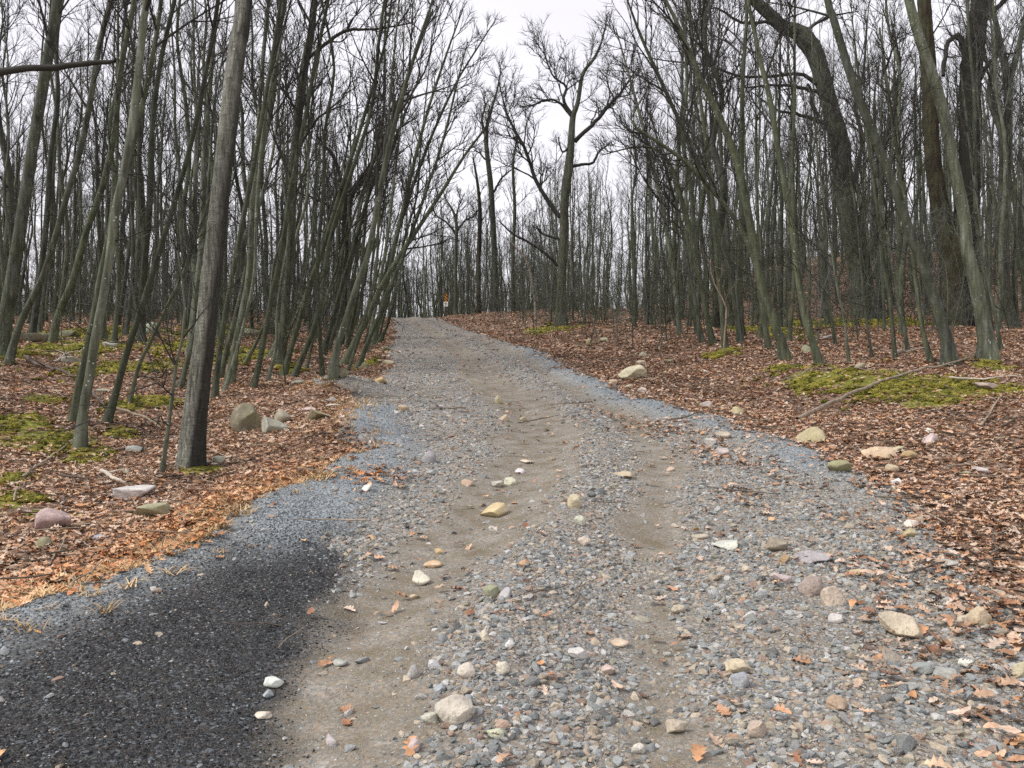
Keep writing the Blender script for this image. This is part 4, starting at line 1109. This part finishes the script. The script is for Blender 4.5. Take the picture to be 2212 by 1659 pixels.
# ------------------------------------------------------------------ rocks one can single out: (x, y, w, h on the view, colour, moss, label)
TAN, PALE, GREY, BLUE, MAUVE, OLIVE, BROWN, WHITE, GOLD, PINK = (.44, .35, .24), (.58, .52, .43), (.33, .33, .31), (.27, .31, .33), (.36, .30, .28), (.27, .26, .15), (.13, .095, .055), (.68, .67, .64), (.45, .30, .14), (.48, .42, .385)
ROCKS = [
 (528, 908, 66, 68, BROWN, .5, "upright dark brown boulder to the right of the thick grey trunk"),
 (592, 920, 60, 38, (.37, .35, .31), .2, "broad grey rock leaning beside the upright dark brown boulder"),
 (604, 905, 40, 30, (.30, .28, .23), .4, "darker rock tucked behind the broad grey rock by the brown boulder"),
 (283, 1068, 82, 34, (.52, .48, .45), .0, "flat pale slab in the leaves below the thick grey trunk"),
 (108, 1126, 70, 46, MAUVE, .0, "rounded mauve grey boulder in the leaves at the far left"),
 (325, 1106, 88, 40, (.34, .33, .21), .6, "long greenish rock slanting in the leaves right of the mauve boulder"),
 (287, 973, 30, 17, BLUE, .0, "small blue grey stone in the leaves left of the thick grey trunk"),
 (440, 1000, 20, 17, GREY, .1, "small grey stone against the foot of the thick grey trunk"),
 (470, 996, 26, 19, (.36, .35, .28), .4, "second stone right of the thick grey trunk's foot"),
 (686, 899, 52, 26, (.33, .32, .20), .7, "moss-topped rock below the gravel heap on the left"),
 (664, 886, 42, 14, PINK, .0, "low pinkish rock touching the moss-topped rock"),
 (715, 864, 28, 13, GREY, .0, "pale wedge stone in front of the gravel heap"),
 (719, 877, 32, 9, PALE, .0, "thin flat pale stone under the wedge stone by the gravel heap"),
 (737, 808, 38, 20, BROWN, .3, "dark rock at the foot of the foremost leaning tree"),
 (789, 791, 24, 15, OLIVE, .9, "mossy stone beside the sharply leaning thin tree"),
 (839, 783, 25, 11, TAN, .0, "tan stone at the left road edge beyond the mossy stone"),
 (835, 755, 19, 13, (.30, .29, .17), .8, "green stone up the left road edge"),
 (818, 707, 14, 8, WHITE, .0, "small white stone up the left road edge near the crest"),
 (647, 826, 24, 11, GREY, .1, "flat grey stone left of the gravel heap"),
 (822, 822, 26, 14, GOLD, .0, "rusty tan stone lying right of the gravel heap"),
 (324, 712, 38, 30, (.27, .29, .25), .5, "squarish grey green boulder far back in the left woods"),
 (75, 730, 66, 22, (.16, .16, .12), .6, "wide dark mossy slab at the far left under a slim tree"),
 (157, 778, 42, 18, (.30, .31, .25), .5, "low rounded rock in the moss on the left"),
 (234, 744, 32, 15, (.36, .36, .33), .2, "pale grey rock in the moss behind the close pair of trees"),
 (145, 722, 36, 17, (.18, .18, .13), .5, "dark rock behind the moss on the left"),
 (530, 718, 52, 18, (.25, .25, .20), .5, "long low boulder back among the trees right of the thick trunk"),
 (222, 845, 30, 10, (.30, .30, .27), .3, "flat stone in the leaves between the leaning left trees"),
 (213, 1163, 28, 14, BLUE, .0, "blue grey stone in the leaves between the mauve boulder and the cinder edge"),
 (90, 1178, 30, 28, (.32, .31, .20), .6, "greenish lump of rock just below the mauve boulder"),
 (453, 1138, 21, 11, WHITE, .0, "small white stone in the leaves near the cinder edge"),
 (275, 1022, 16, 12, GREY, .3, "little rounded stone by the lichened log left of the thick trunk"),
 (792, 1056, 21, 12, WHITE, .0, "white oval pebble by the tongue of orange leaves"),
 (925, 990, 29, 27, (.25, .265, .26), .0, "squared dark grey stone on the upper left of the road"),
 (930, 1022, 22, 11, (.26, .28, .29), .0, "flat grey stone just below the squared dark grey stone"),
 (1066, 1105, 58, 29, (.52, .38, .22), .0, "large smooth tan loaf-shaped stone in the sandy track"),
 (1009, 1044, 25, 15, (.50, .38, .26), .0, "tan stone in the sandy track left of the pair of pale stones"),
 (1075, 1048, 25, 13, PINK, .0, "pinkish stone of the pale pair in the sandy track"),
 (1102, 1041, 25, 16, PALE, .0, "pale stone of the pale pair in the sandy track"),
 (1124, 1018, 22, 11, WHITE, .0, "whitish flat stone in the sandy track above the pale pair"),
 (1138, 998, 26, 9, PALE, .0, "long pale stone on the right side of the sandy track"),
 (1077, 865, 17, 19, TAN, .0, "tan stone standing in the middle of the upper road"),
 (1089, 904, 19, 15, (.40, .32, .24), .0, "brownish stone below the one standing in the upper road"),
 (871, 883, 25, 14, TAN, .0, "tan stone on the left half of the upper road"),
 (910, 1253, 40, 28, PALE, .0, "rounded pale stone in the sandy track with a flat stone behind"),
 (934, 1222, 38, 16, (.54, .38, .20), .0, "orange tan stone just above the rounded pale stone"),
 (950, 1193, 24, 12, GOLD, .0, "yellow brown stone higher up in the sandy track"),
 (803, 1161, 20, 10, GOLD, .0, "small two-toned tan stone beside the dark cinders"),
 (895, 1290, 22, 11, TAN, .0, "small tan stone below the rounded pale stone"),
 (590, 1478, 38, 19, WHITE, .0, "bright white pointed stone at the edge of the dark cinders"),
 (578, 1508, 22, 17, BLUE, .0, "blue grey stone right below the bright white pointed stone"),
 (567, 1547, 36, 13, PALE, .0, "flat pale stone at the lower edge of the dark cinders"),
 (733, 1437, 30, 14, GREY, .0, "half-buried grey stone in the lower sandy track"),
 (980, 1540, 80, 54, (.50, .445, .40), .0, "big angular pinkish rock near the bottom of the road"),
 (928, 1553, 36, 25, (.42, .42, .39), .0, "grey stone leaning on the big angular pinkish rock"),
 (1012, 1515, 20, 24, BLUE, .0, "upright blue grey stone behind the big angular pinkish rock"),
 (715, 1605, 28, 23, (.40, .41, .38), .0, "grey square stone at the bottom left of the gravel"),
 (1007, 1453, 38, 29, PALE, .0, "slanted pale stone above the big angular pinkish rock"),
 (1062, 1284, 36, 27, OLIVE, .1, "olive brown wedge of stone in the middle gravel"),
 (1091, 1282, 25, 23, (.40, .41, .39), .0, "grey stone at the right end of the olive wedge"),
 (1046, 1374, 28, 24, PALE, .0, "round whitish stone in the middle gravel below the olive wedge"),
 (1070, 1596, 36, 21, (.50, .48, .38), .0, "low cream stone right of the big angular pinkish rock"),
 (893, 1614, 26, 30, (.47, .42, .38), .0, "pointed pale stone at the bottom of the picture"),
 (893, 1457, 26, 27, GREY, .0, "grey stone left of the slanted pale stone"),
 (1102, 1395, 23, 21, WHITE, .0, "round white stone beside the whitish one in the middle gravel"),
 (1086, 1447, 28, 25, PALE, .0, "blocky pale stone right of the slanted pale stone"),
 (949, 1492, 26, 20, BLUE, .0, "dark blue grey stone above the big angular pinkish rock"),
 (1241, 1085, 27, 32, (.47, .41, .30), .0, "squared tan block standing right of the sandy track"),
 (1252, 1127, 27, 20, (.46, .43, .38), .0, "pale stone below the squared tan block"),
 (1262, 1173, 27, 21, (.50, .44, .33), .0, "rounded cream stone second below the squared tan block"),
 (1133, 1218, 24, 15, GOLD, .0, "golden brown stone left of the middle gravel"),
 (1465, 1574, 46, 28, (.43, .36, .25), .0, "tan triangular rock at the bottom middle of the picture"),
 (1638, 1581, 38, 38, (.40, .31, .26), .0, "pinkish brown cube of stone at the bottom right of centre"),
 (1341, 1391, 38, 17, (.46, .40, .29), .0, "smooth tan stone in the right wheel track"),
 (1316, 1450, 31, 23, (.50, .42, .32), .0, "round tan stone below the smooth one in the right wheel track"),
 (1570, 1180, 52, 19, (.50, .48, .42), .0, "long flat pale stone in the right half of the road"),
 (1467, 1318, 30, 19, (.44, .38, .32), .0, "round brownish stone in the right half of the road"),
 (1597, 1445, 50, 29, (.52, .40, .27), .0, "tan and orange slab above the blue grey block"),
 (1600, 1472, 36, 33, BLUE, .0, "blue grey block under the tan and orange slab"),
 (1248, 1417, 42, 23, (.52, .51, .49), .0, "whitish triangular stone left of the right wheel track"),
 (1381, 1621, 32, 23, (.56, .55, .52), .0, "whitish stone at the bottom between the wheel tracks"),
 (1348, 1026, 42, 15, TAN, .0, "long tan stone lying above the middle gravel"),
 (1515, 1160, 36, 14, (.34, .28, .22), .0, "brown flat stone left of the long flat pale stone"),
 (1955, 1361, 88, 52, (.48, .42, .32), .0, "largest rounded tan granite boulder at the lower right"),
 (2119, 1334, 50, 40, (.47, .40, .27), .0, "squared tan stone near the right edge"),
 (2085, 1340, 32, 16, (.48, .38, .28), .0, "small tan stone against the squared tan stone"),
 (1935, 1420, 46, 32, (.35, .28, .23), .0, "brown rough stone below the largest granite boulder"),
 (1754, 1268, 52, 40, (.33, .26, .22), .0, "mauve brown rough rock left of the flat tan triangle"),
 (1804, 1291, 58, 40, (.45, .39, .29), .0, "flat tan triangular slab in the right gravel"),
 (1760, 1204, 70, 27, (.29, .32, .31), .0, "long blue grey slab in the right gravel"),
 (1681, 1180, 46, 32, (.24, .19, .14), .0, "brown speckled rock left of the long blue grey slab"),
 (1973, 1131, 30, 15, WHITE, .0, "white flat stone at the right edge of the gravel"),
 (1964, 1152, 38, 21, (.40, .31, .17), .2, "olive gold stone below the white flat stone"),
 (2089, 1440, 29, 19, WHITE, .0, "white stone in the gravel below the squared tan stone"),
 (1996, 1449, 42, 25, (.23, .25, .25), .0, "dark slate stone right of the brown rough stone"),
 (1688, 1252, 42, 21, PINK, .0, "pinkish flat stone left of the mauve brown rock"),
 (2050, 1222, 42, 19, (.38, .39, .37), .0, "grey flat stone where the gravel meets the right leaves"),
 (1808, 1340, 30, 19, (.52, .51, .47), .0, "pale round stone below the flat tan triangle"),
 (1698, 1210, 24, 19, GOLD, .0, "golden stone between the speckled rock and the pinkish flat stone"),
 (1810, 1522, 42, 27, (.35, .25, .16), .0, "red brown stone in the lower right gravel"),
 (2206, 1452, 34, 38, (.44, .38, .24), .2, "tan stone cut by the right picture edge"),
 (2052, 1462, 44, 26, (.27, .30, .28), .0, "flat green grey stone right of the dark slate stone"),
 (1850, 1238, 24, 14, TAN, .0, "small tan stone right of the flat tan triangle's top"),
 (1752, 942, 66, 34, (.42, .35, .23), .2, "two-faced tan boulder on the right edge of the road"),
 (1905, 979, 66, 31, (.58, .50, .31), .1, "pale yellow rounded boulder in the right leaves"),
 (1966, 985, 29, 19, GOLD, .2, "round golden brown stone beside the pale yellow boulder"),
 (1940, 970, 32, 12, (.46, .38, .22), .1, "low tan stone behind the pale yellow boulder"),
 (1817, 1010, 48, 25, (.33, .29, .15), .5, "olive rock at the end of the blue gravel ridge"),
 (2012, 949, 34, 21, PINK, .0, "pinkish grey rock in the right leaves above the golden stone"),
 (1931, 1013, 28, 17, (.40, .33, .25), .0, "brownish stone below the pale yellow boulder"),
 (2125, 1019, 40, 17, (.42, .42, .40), .0, "pale grey stone of the pair in the right leaves"),
 (2085, 1024, 29, 12, OLIVE, .2, "olive stone of the pair in the right leaves"),
 (2137, 836, 54, 19, (.36, .30, .27), .1, "flat mauve rock lying on the right moss"),
 (1860, 792, 28, 15, (.34, .31, .20), .4, "greenish stone under the right saplings"),
 (1792, 729, 24, 11, GREY, .2, "grey stone below the right mossy ridge"),
 (1937, 1042, 23, 15, WHITE, .0, "small white stone at the leaf edge below the pale yellow boulder"),
 (1746, 755, 26, 18, (.30, .28, .18), .4, "mossy lump between the right slim trees"),
 (1370, 806, 62, 31, (.54, .50, .36), .1, "large pale slab boulder in the leaves right of the road"),
 (1386, 786, 22, 13, (.48, .42, .29), .0, "tan stone behind the large pale slab boulder"),
 (1391, 767, 19, 13, (.44, .41, .26), .3, "upper stone in line behind the large pale slab boulder"),
 (1323, 826, 19, 11, TAN, .0, "tan stone left of the large pale slab boulder"),
 (1359, 836, 17, 9, (.50, .47, .33), .0, "small cream stone below the large pale slab boulder"),
 (1388, 843, 19, 13, PALE, .0, "small pale stone below right of the large pale slab boulder"),
 (1275, 741, 17, 13, (.38, .33, .18), .3, "small olive stone far up the right leaf bank"),
 (1305, 734, 15, 9, (.36, .33, .20), .2, "tiny greenish stone beside the small olive one up the bank"),
 (1526, 876, 25, 17, PINK, .0, "pinkish grey stone in the leaves by the blue gravel ridge"),
 (1595, 890, 27, 19, (.52, .44, .25), .0, "yellowish round stone in the leaves by the blue gravel ridge"),
 (1563, 942, 30, 17, (.36, .30, .22), .0, "brown pointed stone on the road beside the blue gravel ridge"),
 (1536, 955, 25, 14, (.42, .43, .41), .0, "grey stone left of the brown pointed stone"),
 (1563, 978, 30, 18, (.44, .40, .35), .0, "pale brown stone below the brown pointed stone"),
 (1527, 804, 15, 9, WHITE, .0, "small pale stone in the leaves above the right ridge"),
 (1445, 781, 20, 9, OLIVE, .3, "low olive stone in the leaves above the large pale slab boulder"),
 (2010, 930, 20, 10, WHITE, .0, "small white stone above the pinkish grey rock"),
 (1450, 1014, 18, 10, TAN, .0, "tan cobble among the leaves caught on the road"),
 (1130, 905, 16, 9, TAN, .0, "small tan cobble right of the brownish stone on the upper road"),
]
for i, (px, py, pw, ph, colr, ms, lab) in enumerate(ROCKS):
    q = hit(px, py + ph * .42)
    k = q[1] / FPX
    wd, ht = pw * k, ph * k
    dp = wd * rnd.uniform(.65, .9)
    if ph < .5 * pw: ht *= .9
    V, F = rock_shape(4 if pw > 40 else 3, 500 + i, cuts=12 + i % 7, rough=.12 + .05 * (i % 3), cut=(.36, .82) if i % 4 else (.55, .9))
    V = V * np.array([wd * .54, dp * .54, ht * .60])
    a_ = rnd.uniform(-.35, .35)
    V = V @ np.array([[math.cos(a_), math.sin(a_), 0], [-math.sin(a_), math.cos(a_), 0], [0, 0, 1]])
    o = link("rock" if pw >= 40 else "stone", mesh_np("rock", V, None, F, mat=M_ROCK))
    o.location = (q[0], q[1] + dp * .25, float(top(q[0], q[1] + dp * .25)) + ht * .36)
    o["col"] = [(.78 * c + .22 * g_) * rnd.uniform(1.05, 1.2) for c, g_ in zip(colr, (.40, .375, .33))]; o["mossy"] = float(ms)
    tag(o, lab, "rock" if pw >= 40 else "stone", "loose rocks and stones on and beside the road")

# ------------------------------------------------------------------ fallen poles, logs and sticks
STICKS = [
 ([(1722, 918), (1850, 866), (1960, 816), (2110, 774)], 7.5, M_STICK, "pole", "long straight pole lying across the right leaves to the tree's foot"),
 ([(1958, 1256), (2020, 1236), (2110, 1229), (2216, 1219)], 4.2, M_STICKD, "stick", "curved dark stick reaching from the right leaves onto the gravel"),
 ([(1440, 916), (1500, 900), (1550, 893), (1600, 905), (1662, 921)], 3, M_STICKD, "stick", "thin bowed stick crossing the blue gravel ridge"),
 ([(2116, 929), (2140, 900), (2168, 859)], 5, M_STICK, "stick", "tan forked stick in the right leaves below the moss"),
 ([(54, 780), (79, 798), (118, 805), (161, 823)], 10, M_STICKD, "log", "crooked log lying behind the close pair of trees on the left"),
 ([(188, 845), (205, 862), (226, 886)], 8, M_STICKD, "log", "log piece continuing right of the close pair of trees"),
 ([(47, 1042), (80, 1015), (107, 998), (150, 963)], 5.5, M_STICK, "stick", "pale stick leaning toward the foot of the close pair of trees"),
 ([(247, 888), (304, 905), (347, 931)], 5.5, M_STICK, "stick", "straight stick in the leaves left of the thick grey trunk"),
 ([(30, 1092), (39, 1064), (75, 1047)], 4, M_STICK, "stick", "bent stick near the moss at the far left"),
 ([(115, 788), (143, 769), (179, 757)], 4.5, M_STICKP, "stick", "bleached stick lying on the left moss"),
 ([(129, 1037), (172, 1042), (204, 1046)], 6, M_STICKD, "stick", "dark stick below the bright moss on the left"),
 ([(218, 1031), (250, 1050), (273, 1056)], 9, M_STICKP, "log", "short lichened log below the bright moss on the left"),
 ([(1935, 774), (1978, 762), (2018, 757)], 7, M_STICK, "log", "short fallen log among the right saplings"),
 ([(2050, 822), (2121, 826), (2165, 820), (2212, 818)], 4, M_STICKP, "stick", "thin bleached stick on the moss above the flat mauve rock"),
 ([(658, 956), (690, 945), (716, 944)], 3.5, M_STICKD, "stick", "twig in the leaves below the moss-topped rock"),
 ([(1484, 827), (1510, 824), (1536, 826)], 4, M_STICKD, "stick", "short dark stick right of the large pale slab boulder"),
 ([(2000, 1120), (2022, 1132), (2044, 1144)], 4.5, M_STICK, "stick", "short stick beside the white flat stone at the gravel's right edge"),
 ([(2050, 1535), (2103, 1553), (2212, 1581)], 4.2, M_STICKD, "stick", "dark straight stick in the lower right gravel"),
 ([(1806, 1567), (1835, 1595), (1842, 1622)], 3, M_STICKD, "stick", "thin crooked twig in the lower right gravel"),
 ([(1230, 698), (1280, 701), (1330, 706)], 4.5, M_STICKD, "log", "fallen stem behind the knotty oak"),
 ([(671, 777), (695, 777), (716, 779)], 4.5, M_STICK, "stick", "stick among the feet of the leaning left trees"),
 ([(107, 1234), (118, 1212), (132, 1197), (143, 1158)], 4, M_STICK, "stick", "crooked twig in the leaves below the mauve boulder"),
 ([(1698, 830), (1735, 812), (1750, 798)], 3.5, M_STICK, "stick", "stick on the leaves below the thick-footed arching tree"),
 ([(1690, 868), (1722, 885), (1740, 905)], 3, M_STICKD, "stick", "thin stick just above the tip of the long pole"),
 ([(600, 1420), (620, 1398), (660, 1370)], 2.5, M_STICK, "stick", "thin straw twig lying on the dark cinders"),
 ([(1150, 1300), (1190, 1292), (1230, 1280)], 2.5, M_STICKD, "stick", "dark twig lying in the middle gravel"),
 ([(2165, 930), (2190, 915), (2216, 905)], 5, M_STICKD, "stick", "dark stick in the leaves at the right picture edge"),
 ([(380, 1000), (392, 965), (398, 940)], 4, M_STICKP, "stick", "pale stick propped at the left foot of the thick grey trunk"),
 ([(440, 790), (460, 800), (500, 806)], 4, M_STICK, "stick", "stick behind the thick grey trunk to the right"),
]
for i, (pts, pw, mat, nm, lab) in enumerate(STICKS):
    rg = np.random.default_rng(700 + i)
    H = [hit(a_, b_) for a_, b_ in pts]
    r0 = .5 * pw / FPX * np.mean([h[1] for h in H])
    D = resample(np.hstack([np.array(H), np.linspace(r0 * 1.1, r0 * .55, len(H))[:, None]]), 22)
    D[:, 2] = top(D[:, 0], D[:, 1]) + D[:, 3] * .9 + .035
    if nm in ("pole", "log"): D[:, 2] = np.maximum(D[:, 2], np.linspace(D[0, 2], D[-1, 2], 22)) + .015
    D[:, :3] += rg.normal(size=(22, 3)) * r0 * .25
    lump = 1 + .18 * rg.normal(size=(1, 22, 8)) * .5
    D[0, 3] *= .6; D[-1, 3] *= .15
    V, F = tubes(D[None, :, :3], D[None, :, 3], 8, lump)
    wd = Wood()
    V = [V]; F = [F]; o_ = len(V[0])
    for j in range(2 if nm == "stick" else 1):
        k = int(rg.integers(6, 18)); d0 = unit(D[k + 1, :3] - D[k, :3]); sdv = unit(np.cross(d0, [0, 0, 1])) * rg.choice([-1, 1])
        ln = r0 * rg.uniform(8, 22)
        PP = np.array([D[k, :3] + (d0 * .7 + sdv * .7) * ln * t + np.array([0, 0, .2 * ln * t]) for t in np.linspace(0, 1, 5)])
        V2, F2 = tubes(PP[None], (D[k, 3] * .5 * np.linspace(1, .3, 5))[None], 5)
        V.append(V2); F.append(F2 + o_); o_ += len(V2)
    o = link("fallen_" + nm, mesh_np("fallen_" + nm, np.vstack(V) - D[11, :3], np.vstack(F), mat=mat), loc=D[11, :3])
    tag(o, lab, "stick" if nm == "stick" else nm, "fallen wood on the ground")

# ------------------------------------------------------------------ evergreen shrub in the left woods
def shrub(px, py, h, w_, label, seed):
    rg = np.random.default_rng(seed)
    b = hit(px, py)
    root = link("evergreen_shrub", None, loc=b); tag(root, label, "shrub", "evergreen shrubs in the left woods")
    wd = Wood(); tips = []
    for k in range(9):
        P = [np.array([rg.normal(0, .1), rg.normal(0, .1), -.03])]
        d = unit(np.array([rg.normal(0, .5), rg.normal(0, .5), 1]))
        for i in range(7):
            d = unit(d + rg.normal(size=3) * .22); P.append(P[-1] + d * h / 7); tips.append((P[-1], i))
        wd.add(np.array(P), np.linspace(.014, .004, 8), 5)
    V, F = wd.arrays(); link("stems", mesh_np("stems", V, F, mat=M_TWIG2), root)
    Vs, Fs = [], []
    for _ in range(520):
        p, i = tips[rg.integers(len(tips))]
        if i < 2: continue
        c = p + rg.normal(size=3) * .16 * w_
        u = unit(rg.normal(size=3) + np.array([0, 0, .2])); v = unit(np.cross(u, rg.normal(size=3))); L = rg.uniform(.035, .07)
        o = len(Vs); nn = np.cross(u, v) * L * .12
        Vs += [c - u * L, c + v * L * .36 - nn, c + u * L, c - v * L * .36 - nn]; Fs.append((o, o + 1, o + 2, o + 3))
    link("foliage", mesh_np("foliage", np.array(Vs), Fs, mat=M_SHRUB), root)
M_SHRUB = plain("evergreen_leaf", (.045, .085, .028), .5, .4, 4)
shrub(70, 688, 2.0, 1.3, "sparse green leaved shrub behind the stout tree at the far left", 801)
shrub(150, 684, 1.7, 1.2, "sparse green leaved shrub farther right behind the slim left trees", 802)
shrub(12, 690, 1.9, 1.2, "sparse green leaved shrub cut by the left picture edge", 803)

# ------------------------------------------------------------------ striped marker post with number plate at the crest
sx, sy = float(at(963, 660, 58)[0]), 58.0
sz = float(top(sx, sy))
sign = link("marker_post", None, loc=(sx, sy, sz))
tag(sign, "black and amber striped marker post with a white number plate at the crest", "sign")
M_POST = plain("dark_post_metal", (.06, .055, .05), .6, .2)
M_AMB = plain("amber_sheeting", (.75, .30, .02), .45, .06)
M_BLK = plain("black_sheeting", (.015, .015, .015), .5, .1)
M_WHT = plain("white_plate", (.82, .82, .80), .5, .05)
def box(name, x0, x1, y0, y1, z0, z1, mat, parent):
    V = [(x, y, z) for x in (x0, x1) for y in (y0, y1) for z in (z0, z1)]
    F = [(0, 1, 3, 2), (4, 6, 7, 5), (0, 4, 5, 1), (2, 3, 7, 6), (0, 2, 6, 4), (1, 5, 7, 3)]
    return link(name, mesh_np(name, V, F, mat=mat, smooth=False), parent)
ztop = float(at(963, 634, sy)[2]) - sz; zp1 = float(at(963, 645.5 + 6.5, sy)[2]) - sz; zp0 = float(at(963, 662, sy)[2]) - sz
box("post", -.03, .03, .0, .05, -.3, ztop - .02, M_POST, sign)
pn = box("striped_panel", -.105, .105, -.012, -.002, zp1 + .01, ztop, M_AMB, sign)
hgt = ztop - zp1 - .01; nst = 3; pit = hgt / nst
V, F = [], []
for k in range(nst + 1):                                    # black bars falling to the right
    z0 = zp1 + .01 + pit * (k - .45)
    a1, a2, b1, b2 = z0 + .34 * pit + .10, z0 + .84 * pit + .10, z0 + .34 * pit - .10, z0 + .84 * pit - .10
    cl = lambda z: min(max(z, zp1 + .012), ztop - .002)
    o = len(V)
    V += [(-.105, -.0145, cl(a1)), (.105, -.0145, cl(b1)), (.105, -.0145, cl(b2)), (-.105, -.0145, cl(a2))]; F.append((o, o + 1, o + 2, o + 3))
link("black_stripes", mesh_np("black_stripes", V, F, mat=M_BLK, smooth=False), pn)
pl = box("number_plate", -.16, .16, -.026, -.016, zp0, zp1, M_WHT, sign)
H5 = (zp1 - zp0) * .58; w5 = H5 * .56; zc = .5 * (zp0 + zp1); t5 = H5 * .19
segs = [(-w5 / 2, w5 / 2, H5 / 2 - t5, H5 / 2), (-w5 / 2, -w5 / 2 + t5, .02 * H5, H5 / 2 - t5), (-w5 / 2 + t5, w5 / 2 - t5 * .5, .02 * H5, .02 * H5 + t5), (w5 / 2 - t5, w5 / 2, -H5 / 2 + t5 * .7, .02 * H5 + t5 * .4), (-w5 / 2 + t5 * .2, w5 / 2 - t5, -H5 / 2, -H5 / 2 + t5), (-w5 / 2, -w5 / 2 + t5 * .9, -H5 / 2 + t5 * .3, -H5 / 2 + t5 * 1.4)]
V, F = [], []
for (a_, b_, c_, d_) in segs:
    o = len(V); V += [(a_, -.0285, zc + c_), (b_, -.0285, zc + c_), (b_, -.0285, zc + d_), (a_, -.0285, zc + d_)]; F.append((o, o + 1, o + 2, o + 3))
link("numeral", mesh_np("numeral", V, F, mat=M_BLK, smooth=False), pl)
